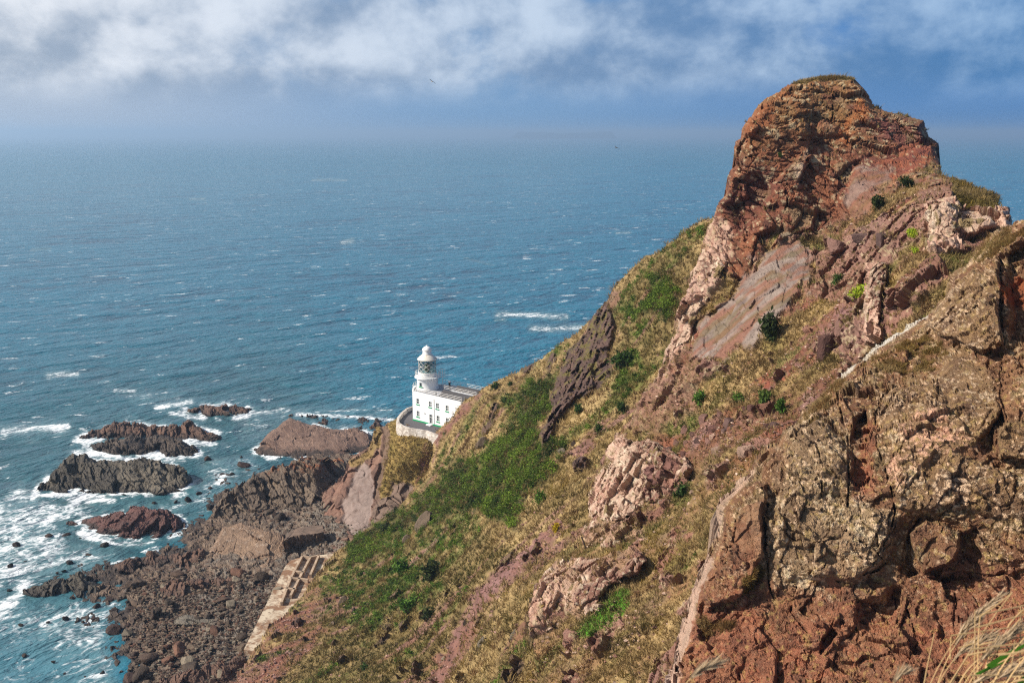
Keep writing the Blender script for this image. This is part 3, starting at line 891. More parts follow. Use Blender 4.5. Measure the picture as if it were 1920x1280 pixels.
N_S4 = [(1707, 1000), (1736, 972), (1800, 997), (1797, 1054), (1760, 1066), (1732, 1076), (1718, 1050)]
N_S5 = [(1345, 1010), (1348, 950), (1388, 915), (1415, 892), (1440, 905), (1436, 960), (1430, 1040), (1400, 1120), (1330, 1150), (1318, 1090)]
N_S6 = [(1868, 800), (1895, 790), (1990, 800), (1990, 860), (1870, 860)]
N_R1 = [(1880, 470), (1925, 450), (1990, 440), (1990, 640), (1930, 650), (1890, 640), (1882, 560)]
N_C1 = [(1598, 1107), (1620, 1118), (1650, 1118), (1672, 1090), (1700, 1098), (1700, 1140), (1683, 1181), (1672, 1206), (1637, 1202), (1606, 1190), (1594, 1160)]
N_C2 = [(1735, 1082), (1765, 1072), (1796, 1060), (1842, 1071), (1888, 1075), (1880, 1092), (1830, 1088), (1807, 1096), (1760, 1100)]
N_C3 = [(1540, 1205), (1560, 1180), (1575, 1190), (1560, 1215), (1540, 1230)]
N_C4 = [(1591, 830), (1600, 780), (1625, 760), (1640, 800), (1636, 900), (1610, 925), (1594, 910)]
N_C5 = [(1700, 1000), (1720, 965), (1735, 970), (1710, 1000), (1720, 1055), (1735, 1078), (1700, 1090), (1680, 1070), (1690, 1030)]
N_C6 = [(1830, 830), (1880, 770), (1895, 800), (1870, 810), (1868, 850), (1845, 855)]
N_C7 = [(1800, 1000), (1830, 990), (1850, 1050), (1820, 1060), (1800, 1050)]


def near_zones(px, py, P):
    Z = {}
    w = lambda poly, soft=8, wob=6, s=3: zmask(px, py, poly, soft, wob, s)
    Z['s1'] = np.maximum(w(N_S1, 40, 26), w(N_S1B, 60, 34) * 0.8)
    Z['s2'] = np.maximum(w(N_S2, 12, 8), np.maximum(w(N_S3, 8, 6), w(N_S6, 8, 6)))
    Z['pinkband'] = w([(1690, 790), (1760, 770), (1790, 810), (1840, 815), (1850, 835), (1800, 850), (1740, 850), (1700, 900), (1675, 925), (1668, 850)], 14, 16)
    Z['edge'] = zline(px, py, [(1262, 1290), (1286, 1181), (1309, 1096), (1330, 1050)], 10, 4) + zline(px, py, [(1340, 1000), (1347, 950), (1413, 887)], 7, 5) * 0.8
    Z['quartz'] = zline(px, py, [(1556, 722), (1612, 678), (1640, 651), (1735, 592)], 6.5, 4, 0.35)
    Z['face5'] = w([(1385, 960), (1430, 935), (1434, 1000), (1420, 1040), (1390, 1060), (1372, 1020)], 8, 8)
    Z['flat'] = np.maximum(w(N_S4, 5, 4), np.maximum(Z['face5'], w([(1757, 702), (1765, 660), (1800, 665), (1860, 705), (1870, 770), (1780, 770)], 8, 6)))
    g = w([(1555, 723), (1620, 690), (1640, 670), (1600, 700), (1540, 775), (1500, 790)], 8, 6) * 0.8
    g = np.maximum(g, w([(1820, 475), (1860, 440), (1920, 415), (1990, 400), (1990, 430), (1900, 450), (1860, 480), (1830, 500)], 8, 8))
    g = np.maximum(g, w([(1640, 690), (1700, 640), (1740, 640), (1760, 660), (1740, 700), (1700, 700), (1665, 715)], 10, 16) * 0.7)
    g = np.maximum(g, w([(1390, 1090), (1420, 1060), (1430, 1090), (1400, 1120)], 8, 8) * 0.8)
    g = np.maximum(g, w([(1320, 1170), (1380, 1165), (1390, 1185), (1330, 1195)], 8, 8) * 0.7)
    Z['grass'] = g * sstep(-0.25, 0.1, fbm(P / 0.9, 4, 71))
    Z['red'] = np.maximum(sstep(970, 1190, py + 130 * fbm(P / 2.6, 4, 72)), w([(1640, 800), (1594, 830), (1600, 940), (1640, 930)], 16, 12))
    Z['orange'] = w([(1875, 530), (1930, 525), (1990, 530), (1990, 580), (1880, 570)], 10, 8)
    return Z


def near_disp1(P, Z, N, t):
    w = fbm(P / 1.6, 3, 12)[:, None]
    q = rot_beds(P, (-0.75, -0.2, 0.62)) + w * 0.5
    b1, e1, r1 = blocks(q / np.array([2.3, 3.4, 1.3]), 160, 0.9, 0.5, 0.16, 0.05)
    big = fbm(P / 4.5, 3, 11) * 0.55
    k = 1 - 0.5 * np.maximum(Z['flat'], Z['grass'] * 0.7)
    bv, ev, rv = blocks(P / np.array([1.3, 1.3, 4.2]) + w * 0.35, 190, 0.9, 0.5, 0.2, 0.06)
    return big + bv * 0.26 * k + b1 * 0.42 * k * (1 - 0.4 * Z['s2']) + fbm(P / 0.9, 3, 13) * 0.16, {'e': e1, 'r': r1}


def near_disp2(P, Z, N, t):
    w = fbm(P / 0.6, 3, 14)[:, None]
    b, e, r = blocks((rot_beds(P, (-0.5, -0.2, 0.8)) + w * 0.3) / np.array([0.8, 1.3, 0.36]), 170, 0.9, 0.6, 0.07, 0.05)
    k = 1 - 0.5 * np.maximum(Z['flat'], Z['grass'] * 0.5)
    pit = sstep(0.1, 0.5, fbm(P / 0.33, 3, 16))
    return (b * 0.15 + ridged(P / np.array([1.1, 1.1, 0.6]), 5, 15, 0.62) * 0.11 + ridged(rot_beds(P + w * 0.25, (0.25, -0.2, 0.95)) / np.array([1.8, 1.8, 0.36]), 4, 35, 0.6) * 0.18) * k - pit * 0.09 * k, {'r2': r}


def near_disp3(P, Z, N, t):
    b, e, r = blocks(P / np.array([0.26, 0.26, 0.15]) + fbm(P / 0.3, 2, 19)[:, None] * 0.5, 180, 0.9, 0.6, 0.05, 0.08)
    k = 1 - 0.6 * Z['flat']
    return (b * 0.022 + fbm(P / 0.12, 2, 20) * 0.02) * k, {'r3': r}


def near_colour(P, Z, N, info, px, py):
    n = len(P)
    B = lambda c: np.broadcast_to(c, (n, 3))
    n1, n2, n3, n4 = fbm(P / 2.6, 4, 21), fbm(P / 0.7, 4, 22), fbm(P / 0.16, 3, 23), fbm(P / 1.2, 4, 25)
    c = lerp(lerp(B(c_(126, 90, 64)), c_(150, 110, 78), info['r']), c_(102, 70, 52), 0.3 + n2)
    c = lerp(c, c_(128, 112, 76), sstep(-0.1, 0.35, n4 + 0.2 * n3) * 0.6)
    c = lerp(c, lerp(B(c_(154, 98, 72)), c_(118, 74, 56), 0.35 + n2 * 1.4), Z['red'] * (0.85 - 0.35 * sstep(0, 0.3, n1)))
    c = lerp(c, c_(154, 92, 66), Z['red'] * sstep(0.1, 0.35, n4) * 0.6)
    s1 = lerp(lerp(B(c_(138, 116, 88)), c_(166, 142, 110), info['r']), c_(104, 84, 62), 0.3 + n2)
    c = lerp(c, s1, Z['s1'] * 0.7)
    s2 = lerp(lerp(B(c_(128, 100, 70)), c_(150, 120, 86), info['r2']), c_(104, 78, 58), 0.35 + n2 + n4)
    c = lerp(c, s2, Z['s2'] * 0.9)
    li = sstep(0.12, 0.42, n3 * 0.8 + n4 * 0.5 + 0.35 * fbm(P / np.array([0.5, 0.5, 0.2]), 3, 29))
    amt = Z['s1'] * 0.7 + Z['s2'] * 0.35 + 0.22 * (1 - Z['red'])
    c = lerp(c, lerp(B(c_(214, 200, 164)), c_(226, 196, 168), 0.5 + n2), li * np.clip(amt, 0, 1))
    c = lerp(c, c_(216, 168, 140), Z['pinkband'] * sstep(-0.15, 0.2, n3 + n2 * 0.8 + 0.05) * 0.85)
    c = lerp(c, c_(222, 186, 150), sstep(0.30, 0.36, n3 + 0.35 * n4) * 0.7 * (1 - Z['flat'] * 0.5) * (1 - 0.8 * Z['red']))
    c = lerp(c, c_(188, 160, 96), sstep(0.30, 0.40, fbm(P / 0.25, 3, 28)) * 0.4)
    c = c * 1.22
    c = lerp(c, lerp(lerp(B(c_(140, 92, 68)), c_(104, 70, 54), 0.4 + n2 * 1.5), c_(164, 120, 90), sstep(0.1, 0.4, n4)), Z['face5'] * 0.75)
    c = lerp(c, lerp(B(PINK), c_(188, 160, 136), 0.4 + n2), np.clip(Z['edge'], 0, 1) * 0.85)
    c = lerp(c, lerp(B(c_(232, 222, 206)), c_(206, 184, 150), 0.2 + n2), Z['quartz'])
    c = lerp(c, lerp(B(c_(176, 98, 56)), c_(134, 84, 60), 0.4 + n2), Z['orange'])
    c = lerp(c, lerp(lerp(B(c_(150, 108, 58)), OLIVE, 0.4 + n2 * 1.5), STRAW, 0.2 + n1), Z['grass'])
    return c


near = sheet('near_cliff', NEAR_OUT, NEAR_CTL, M_NEAR, 1.7, 't', (34, 3.5), zones=near_zones, disp=[near_disp1, near_disp2, near_disp3], colour=near_colour,
             steps=[(N_BIG, 0.6, 26), (N_S1, 0.25, 24), (N_S2, 0.35, 14), (N_S2L, 0.3, 12), (N_S3, 1.5, 6), (N_S4, 1.3, 5), (N_S5, 1.1, 8), (N_S6, 1.0, 6), (N_R1, -2.6, 20), (N_C1, -1.1, 24), (N_C2, -0.9, 14),
                    (N_C3, -0.9, 8), (N_C4, -1.3, 9), (N_C5, -0.8, 14), (N_C6, -1.2, 8), (N_C7, -0.6, 8)],
             cracks=[([(1569, 730), (1580, 787), (1591, 829), (1592, 914), (1589, 950)], 5, 0.8), ([(1670, 712), (1644, 780), (1640, 808), (1647, 843), (1670, 914), (1679, 960), (1672, 985)], 3.5, 0.6),
                     ([(1760, 702), (1760, 772)], 3, 0.5), ([(1843, 512), (1843, 578), (1819, 595), (1791, 608)], 3, 0.5), ([(1872, 484), (1876, 569), (1879, 644)], 6, 0.9), ([(1835, 1000), (1853, 1029), (1863, 1057)], 3, 0.4),
                     ([(1438, 944), (1433, 1036), (1442, 1089), (1452, 1140)], 4, 0.6), ([(1382, 961), (1371, 1039)], 3, 0.4), ([(1500, 1080), (1480, 1140), (1520, 1200)], 4, 0.5), ([(1530, 830), (1545, 880), (1540, 930)], 4, 0.45),
                     ([(1600, 1010), (1640, 1030), (1665, 1060)], 3.5, 0.4), ([(1880, 660), (1875, 740), (1890, 790)], 4, 0.6), ([(1700, 1140), (1720, 1200), (1700, 1260)], 4, 0.5), ([(1790, 1110), (1800, 1170)], 3, 0.4)],
             damp=30, skirt=((1.2, 0.2), (4, 2), (10, 10), (14, 50)), edge_noise=4.0, seed=3, nosil=FRAME_EDGES)
tag(near.o, 'lichen flecked brown near cliff', kind='structure')


# --- rock outcrops standing out of the slope
def make_outcrop(label, outl, seed, proud, pale, cell=1.0):
    out = np.array(outl, float)
    cx, cy = out.mean(0)
    y0, y1 = out[:, 1].min(), out[:, 1].max()
    ctl = []
    for x, y in list(out) + [(cx, cy)] + [((x + cx) / 2, (y + cy) / 2) for x, y in out[::2]]:
        p, _ = look(crag, x, y)
        t = p[1] * CP - (p[2] - CAMZ) * SP
        ctl.append((x, y, t - proud * (0.25 + 0.75 * (y1 - y) / (y1 - y0))))

    def d1(P, Z, N, t):
        q = rot_beds(P, (-0.45, -0.35, 0.82)) + fbm(P / 2.5, 3, seed)[:, None] * 0.5
        b, e, r = blocks(q / (np.array([1.9, 2.3, 1.25]) * cell), 700 + seed, 1.0, 0.55, 0.30, 0.09)
        return b * 0.95 * cell + fbm(P / 3.0, 3, seed + 1) * 0.6, {'r': r, 'e': e}

    def d2(P, Z, N, t):
        b, e, r = blocks((rot_beds(P, (-0.45, -0.35, 0.82)) + fbm(P, 2, seed)[:, None] * 0.2) / (np.array([0.7, 0.85, 0.5]) * cell), 720 + seed, 0.9, 0.5, 0.28, 0.10)
        return b * 0.24 * cell + fbm(P / 0.4, 3, seed + 2) * 0.07, {'r2': r}

    def col(P, Z, N, info, px, py):
        n = len(P)
        B = lambda c: np.broadcast_to(c, (n, 3))
        n1, n2, n3 = fbm(P / 2.0, 4, seed + 5), fbm(P / 0.6, 4, seed + 6), fbm(P / 0.25, 3, seed + 7)
        a = lerp(lerp(B(c_(212, 182, 158)), c_(186, 150, 128), info['r']), c_(226, 204, 178), sstep(0.1, 0.4, n2))
        b = lerp(lerp(B(c_(150, 108, 90)), c_(122, 86, 74), info['r2']), c_(172, 130, 110), 0.2 + n2)
        u = np.clip((px - out[:, 0].min()) / (out[:, 0].max() - out[:, 0].min()), 0, 1)
        c = lerp(a, b, sstep(pale - 0.25, pale + 0.25, u + 0.9 * n1))
        c = lerp(c, c_(110, 76, 64), sstep(0.15, 0.45, n1 + 0.6 * n3) * 0.6)
        c = lerp(c, c_(224, 208, 176), sstep(0.26, 0.36, n3 + 0.3 * n1) * 0.5)
        return lerp(c, c_(118, 100, 52), sstep(0.28, 0.40, fbm(P / 1.3, 3, seed + 8)) * 0.8)
    S = sheet('rock_outcrop', outl, ctl, M_ROCK, 1.35, 't', (7, 1.3), disp=[d1, d2], colour=col, skirt=((0.8, 0.2), (2.5, 1.5), (5, 5)), edge_noise=9.0, seed=seed, vmix=0.5, damp=5)
    tag(S.o, label, 'rock outcrop')
    return S


make_outcrop('broken pale pink outcrop in the middle of the slope, red brown on its right', [(1140, 846), (1165, 818), (1190, 826), (1215, 818), (1245, 838), (1285, 855), (1300, 880), (1280, 912), (1245, 936), (1205, 945), (1195, 965), (1155, 980), (1110, 978), (1100, 950), (1112, 912), (1124, 880)], 31, 2.6, 0.62)
make_outcrop('smooth tan faced outcrop just above the leaning post', [(1092, 1002), (1108, 975), (1150, 978), (1200, 988), (1218, 1004), (1205, 1022), (1150, 1030), (1088, 1032)], 33, 1.3, 0.45, 1.3)
make_outcrop('lowest pale and brown outcrop above the bright green patch', [(1022, 1078), (1058, 1050), (1090, 1046), (1150, 1046), (1205, 1036), (1216, 1052), (1196, 1078), (1150, 1096), (1124, 1130), (1100, 1158), (1060, 1140), (1035, 1180), (1005, 1196), (994, 1166), (1008, 1120)], 35, 1.9, 0.45)
make_outcrop('pale broken rocks crowning the right end of the ridge', [(1738, 400), (1752, 376), (1772, 380), (1797, 374), (1806, 396), (1830, 388), (1851, 391), (1875, 392), (1896, 386), (1897, 420), (1857, 432), (1812, 448), (1790, 476), (1750, 482), (1728, 470), (1742, 432)], 37, 1.6, 0.8, 1.0)
make_outcrop('tall pale standing rock beside the yellow green bush', [(1632, 500), (1650, 490), (1668, 493), (1664, 525), (1654, 556), (1652, 600), (1646, 644), (1624, 648), (1620, 600), (1622, 565), (1627, 530)], 39, 1.6, 0.75, 0.7)
make_outcrop('pale pink rib of ledges running down below the rock stack', [(1318, 470), (1345, 478), (1362, 500), (1340, 540), (1308, 590), (1292, 640), (1262, 662), (1246, 700), (1222, 724), (1236, 690), (1252, 650), (1268, 622), (1276, 585), (1292, 540), (1304, 505)], 41, 1.4, 0.9, 0.8)
# ------------------------------------------------------------------ reefs, shore and sea
REEFS = [
    ('long low brown reef awash farthest out beyond the other sea rocks', [(336, 772), (352, 766), (385, 761), (410, 763), (422, 759), (440, 761), (452, 758.5), (466, 763), (472, 769), (465, 780), (440, 782), (385, 784), (352, 781)], 0.55, 'brown'),
    ('broad brown reef with two humps and a long tapering right end', [(143, 824), (165, 812), (186, 802), (212, 793), (243, 788.5), (276, 798), (300, 800), (319, 798), (353, 791), (377, 802), (400, 808), (414, 815), (416, 826), (393, 832), (356, 829), (266, 828), (186, 827)], 0.42, 'brown'),
    ('jagged grey topped reef just in front of the two humped reef', [(157, 835), (180, 833), (202, 827), (239, 822), (270, 820), (300, 815), (332, 824), (359, 834), (377, 850), (359, 858), (319, 860), (287, 854), (231, 858), (204, 853), (172, 845)], 0.45, 'dark'),
    ('large black crested sea rock with grey slabs on its right half', [(68, 922), (88, 898), (112, 874), (133, 853), (159, 849), (181, 866), (202, 862), (226, 865), (266, 859), (305, 864), (343, 879), (360, 903), (348, 922), (305, 931), (236, 933), (186, 932), (150, 926), (120, 928), (88, 927)], 0.38, 'black'),
    ('reddish slanting sea rock nearest the shore boulders', [(125, 988), (133, 981), (186, 968), (228, 962), (247, 945), (284, 955), (313, 956), (345, 975), (353, 988), (332, 1002), (292, 1014), (231, 1015), (202, 1007), (149, 995)], 0.45, 'red'),
    ('great smooth pinkish grey slab reef lying below the lighthouse', [(475, 845), (495, 822), (520, 800), (530, 789), (542, 782), (580, 795), (620, 805), (667, 803), (697, 815), (705, 830), (692, 850), (660, 852), (630, 859), (545, 858), (482, 857)], 0.50, 'slab'),
    ('flat dark wave washed ledge behind the pinkish slab reef', [(517, 787), (545, 780), (592, 782), (650, 781), (685, 787), (725, 791), (740, 800), (715, 812), (690, 815), (660, 803), (627, 805), (580, 794), (545, 784)], 0.93, 'brown'),
]
SHOREROCKS = [
    ('tall dark grey rock mass with orange lichen on its crest', [(482, 930), (490, 900), (495, 880), (512, 873), (535, 868), (560, 857), (605, 858), (632, 860), (662, 880), (655, 900), (625, 915), (612, 945), (592, 966), (560, 966), (525, 960), (500, 950)], 0.45, 'grey', 0.8),
    ('rounded dark rock mass left of the orange lichened rock', [(395, 975), (405, 945), (425, 925), (450, 905), (475, 890), (492, 900), (500, 930), (505, 960), (470, 972), (440, 978)], 0.5, 'grey', 0.6),
    ('wide tilted tan brown rock slab beside the old sea wall', [(400, 1022), (418, 989), (453, 978), (498, 992), (531, 1001), (541, 1015), (537, 1025), (546, 1045), (531, 1066), (500, 1077), (459, 1070), (418, 1062), (380, 1058), (385, 1040)], 0.62, 'tan', 1.0),
    ('dark ridge of rock running out into the surf', [(42, 1118), (45, 1102), (75, 1097), (120, 1080), (150, 1068), (165, 1085), (200, 1092), (188, 1120), (165, 1128), (120, 1122), (70, 1125)], 0.5, 'black', 0.0),
    ('brown rock hump between the reddish sea rock and the tan slab', [(190, 1062), (230, 1048), (280, 1038), (330, 1040), (380, 1030), (395, 1050), (380, 1085), (320, 1078), (250, 1080), (200, 1075)], 0.6, 'brown', 0.3),
    ('low grey rock slab lying on the shingle beside the wall', [(310, 1168), (350, 1155), (420, 1158), (480, 1150), (484, 1165), (455, 1176), (400, 1178), (350, 1175)], 0.8, 'pale', 1.6),
    ('dark flat rock bed at the foot of the red soil slope', [(270, 1300), (330, 1262), (400, 1245), (450, 1240), (455, 1262), (440, 1345), (260, 1345)], 0.8, 'brown', 1.5),
    ('brown ribbed rock ledge in the middle of the boulder shore', [(280, 1105), (330, 1090), (420, 1085), (480, 1070), (500, 1085), (470, 1105), (420, 1125), (360, 1130), (310, 1125)], 0.75, 'brown', 1.0),
]
REEFCOL = {'brown': (c_(130, 96, 76), c_(84, 62, 50)), 'dark': (c_(106, 90, 76), c_(62, 50, 42)), 'black': (c_(104, 94, 78), c_(54, 47, 40)),
           'red': (c_(128, 86, 76), c_(88, 58, 50)), 'slab': (c_(156, 126, 108), c_(120, 92, 78)), 'grey': (c_(134, 114, 94), c_(96, 80, 66)),
           'tan': (c_(164, 134, 108), c_(128, 102, 82)), 'pale': (c_(140, 130, 114), c_(108, 98, 86))}


def make_reef(label, outl, frac, kind, bz, seed, skirt=((1.0, 0.1), (4, 1.5), (7, 7))):
    a, b = REEFCOL[kind]
    tall = {'slab': 0.35, 'tan': 0.4, 'pale': 0.4}.get(kind, 1.0)

    ax = {'black': (0.55, 0.1, 0.7), 'slab': (-0.35, -0.55, 0.75), 'tan': (-0.45, -0.35, 0.8), 'pale': (-0.3, -0.3, 0.9), 'red': (-0.5, -0.3, 0.75)}.get(kind, (0.75, 0.15, 0.55))

    def d1(P, Z, N, t):
        q = rot_beds(P, ax) + fbm(P / 5.0, 3, seed)[:, None] * 0.8
        bl, e, r = blocks(q / np.array([6.5, 5.0, 1.9]), 200 + seed, 0.9, 0.6, 0.22, 0.06)
        bd = q[:, 2] / 1.7 + fbm(P / 4.0, 3, seed + 8) * 1.3
        saw = bd - np.floor(bd)                                     # stepped edges of the beds
        return tall * (bl * 1.15 + (saw - 0.5) * 0.55 * np.clip(0.5 + 1.5 * fbm(P / 6.0, 2, seed + 9), 0, 1) + fbm(P / 5.0, 3, seed + 1) * 0.9), {'r': r, 'saw': saw}

    def d2(P, Z, N, t):
        q = rot_beds(P, ax)
        bl, e, r = blocks(q / np.array([2.2, 1.6, 0.7]), 220 + seed, 0.9, 0.6, 0.3)
        k = 0.4 if tall < 1 else 1.0
        return k * (bl * 0.24 + fbm(q / np.array([2.5, 1.6, 0.6]), 4, seed + 2) * 0.30 + fbm(P / 0.5, 2, seed + 4) * 0.06), {}

    def colf(P, Z, N, info, px, py):
        n = len(P)
        n1, n2 = fbm(P / 3.0, 4, 21 + seed), fbm(P / 0.8, 4, 22)
        c = lerp(lerp(np.broadcast_to(a, (n, 3)), b, info['r'] * 0.6), b, 0.2 + n1 + n2)
        if kind == 'black':
            c = lerp(c, c_(138, 126, 108), sstep(205, 235, px) * sstep(-0.1, 0.3, n1 + 0.2) * 0.7)
        if kind == 'grey':
            c = lerp(c, c_(168, 100, 58), sstep(900, 868, py + 25 * n1) * sstep(0.0, 0.25, n2 + n1 * 0.5) * 0.75)
        if kind == 'tan':
            c = lerp(c, c_(196, 172, 150), sstep(0.25, 0.4, n2) * 0.6)
        wet = sstep(1.1 + bz, 0.2 + bz, P[:, 2] + n1 * 1.0 + n2 * 0.4)        # weed and barnacle band at the tide line
        if bz < 0.5:
            c = lerp(c, c_(48, 40, 34), wet * 0.85)
        return c
    S = sheet('sea_rock' if bz < 0.2 else 'shore_rock', outl, None, M_REEF, 1.25, 'reef', (7, 1.2), frac, disp=[d1, d2], colour=colf, skirt=skirt,
              edge_noise=3.0, seed=seed, base_z=bz, vmix=0.3)
    tag(S.o, label, 'rock')
    return S


REEF_S = [make_reef(l, o, f, k, 0.0, 20 + i) for i, (l, o, f, k) in enumerate(REEFS)]

SHORE_OUT = [(-40, 1345), (-40, 1250), (120, 1210), (150, 1150), (20, 1140), (20, 1080), (120, 1040), (230, 1020), (330, 985), (350, 930), (400, 890), (480, 865), (600, 850),
             (700, 845), (720, 960), (640, 1060), (560, 1140), (500, 1260), (500, 1345)]
SHORE_CTL = [(480, 1280, 2.8), (300, 1280, 1.3), (225, 1290, 0.2), (150, 1290, -1.0), (0, 1300, -2.5), (190, 1205, -0.3), (255, 1190, 0.6), (350, 1150, 1.3), (450, 1150, 2.2), (120, 1100, -0.2),
             (50, 1110, -0.8), (90, 1060, -1.0), (200, 1082, 0.4), (300, 1080, 1.0), (400, 1050, 1.4), (500, 960, 1.2), (400, 985, 0.7), (325, 1005, -0.5), (420, 920, 0.2), (460, 885, -0.4),
             (345, 940, -1.2), (250, 1035, -0.9), (600, 950, 2.0), (600, 1060, 2.4), (530, 1040, 1.8), (640, 870, 1.2), (190, 1150, -0.2), (215, 1240, 0.0), (700, 900, 3)]


def shore_d1(P, Z, N, t):
    bl, e, r = blocks(rot_beds(P, (0.6, 0.2, 0.7)) / np.array([3.0, 2.4, 1.0]) + fbm(P / 3.0, 3, 9)[:, None] * 0.5, 300, 0.9, 0.6, 0.3)
    return bl * 0.40 + fbm(P / 5.0, 3, 301) * 0.6, {'r': r}


def shore_d2(P, Z, N, t):
    bl, e, r = blocks(P / np.array([0.9, 0.9, 0.9]), 310, 0.8, 0.6, 0.35, 0.3)
    return bl * 0.10 + fbm(P / 0.7, 3, 305) * 0.14, {'r2': r}


def shore_col(P, Z, N, info, px, py):
    n = len(P)
    n1, n2 = fbm(P / 4.0, 4, 321), fbm(P / 0.8, 4, 322)
    c = lerp(lerp(np.broadcast_to(c_(114, 90, 72), (n, 3)), c_(146, 124, 102), info['r2']), c_(74, 58, 48), 0.3 + n1 + n2)
    c = lerp(c, c_(142, 134, 122), sstep(1.0, 2.2, P[:, 2] + n1) * sstep(0.1, 0.8, info['r2']) * 0.6)
    c = lerp(c, c_(52, 42, 37), sstep(0.7, 0.1, P[:, 2] + 0.5 * n1) * 0.85)
    return c


shore = sheet('shore', SHORE_OUT, SHORE_CTL, M_REEF, 1.5, 'z', (0, 0), disp=[shore_d1, shore_d2], colour=shore_col, skirt=((1, 2), (3, 6)), edge_noise=4, seed=9, vmix=0.1)
tag(shore.o, kind='structure')
SHORE_S = [make_reef(l, o, f, k, bz, 40 + i, ((1.0, 0.3), (3, 1.5), (5, 6))) for i, (l, o, f, k, bz) in enumerate(SHOREROCKS)]

# promontory below the lighthouse
PROM_OUT = [(745, 785), (722, 793), (703, 800), (697, 815), (693, 835), (672, 850), (655, 862), (648, 880), (628, 905), (606, 925), (600, 950), (598, 970), (600, 1000), (604, 1015),
            (590, 1035), (590, 1060), (650, 1060), (730, 1010), (815, 930), (840, 850), (868, 796), (800, 797)]
PROM_CTL = [(745, 787, 238), (705, 800, 240), (697, 835, 238), (650, 870, 238), (606, 925, 238), (600, 965, 231), (604, 1015, 217), (590, 1040, 209), (645, 1040, 205),
            (800, 800, 233), (850, 800, 232), (800, 828, 221), (780, 823, 222.8), (760, 818, 225.2), (748, 806, 230.4), (722, 812, 234.5), (780, 890, 225), (790, 920, 223), (740, 880, 226), (705, 930, 226), (690, 985, 217), (650, 930, 229), (730, 960, 219)]


def prom_zones(px, py, P):
    w = lambda poly, soft=6, wob=5, s=3: zmask(px, py, poly, soft, wob, s)
    Z = {'path': zline(px, py, [(715, 792), (726, 815), (719, 860), (708, 905), (704, 930)], 6.5, 4, 0.3),
         'slab': w([(680, 866), (690, 880), (702, 925), (690, 980), (672, 1003), (637, 985), (645, 935), (660, 890)]),
         'grass': w([(738, 782), (760, 800), (800, 815), (840, 800), (850, 850), (815, 930), (770, 905), (735, 905), (712, 940), (722, 860), (732, 815)], 8, 8),
         'redr': w([(800, 835), (808, 880), (780, 905), (785, 860)], 6, 6),
         'low': w([(735, 905), (780, 900), (800, 930), (720, 1000), (690, 990), (705, 940)], 8, 8)}
    Z['crest'] = zline(px, py, [(712, 800), (706, 830), (695, 850), (660, 870)], 9, 5) * (1 - Z['path'])
    return Z


def prom_d1(P, Z, N, t):
    bl, e, r = blocks(rot_beds(P, (-0.6, -0.5, 0.62)) / np.array([3.0, 3.0, 1.0]), 330, 0.8, 0.5, 0.3)
    k = np.clip(1 - Z['slab'] * 0.8 - Z['grass'] * 0.8 - Z['path'] * 0.9, 0.08, 1)
    return bl * 0.9 * k + fbm(P / 5.0, 3, 331) * 0.7 + fbm(P / 1.2, 3, 332) * 0.3 * (1 - Z['slab']) - Z['path'] * 0.8 - Z['slab'] * 0.6, {'r': r}


def prom_col(P, Z, N, info, px, py):
    n = len(P)
    n1, n2 = fbm(P / 4.0, 4, 341), fbm(P / 0.9, 4, 342)
    c = lerp(lerp(np.broadcast_to(c_(142, 106, 90), (n, 3)), c_(112, 86, 74), info['r']), c_(156, 124, 104), 0.2 + n1 + n2)
    c = lerp(c, lerp(np.broadcast_to(c_(160, 140, 130), (n, 3)), c_(132, 110, 100), 0.3 + n2 + n1), Z['slab'])
    c = lerp(c, c_(132, 112, 98), Z['low'] * 0.8)
    c = lerp(c, lerp(np.broadcast_to(c_(170, 142, 84), (n, 3)), c_(128, 110, 56), 0.4 + n1 + n2 * 1.3), np.maximum(Z['grass'], Z['crest'] * 0.7))
    c = lerp(c, c_(122, 84, 74), Z['redr'])
    c = lerp(c, c_(126, 102, 84), Z['path'])
    return c


prom = sheet('promontory', PROM_OUT, PROM_CTL, M_SOIL, 1.4, 't', (12, 2.5), zones=prom_zones, disp=[prom_d1], colour=prom_col, skirt=((2, 0.3), (6, 3), (14, 25)), edge_noise=3, seed=12,
             nosil=[[(740, 770), (900, 770), (900, 1070), (640, 1070), (800, 900)]])
tag(prom.o, kind='structure')


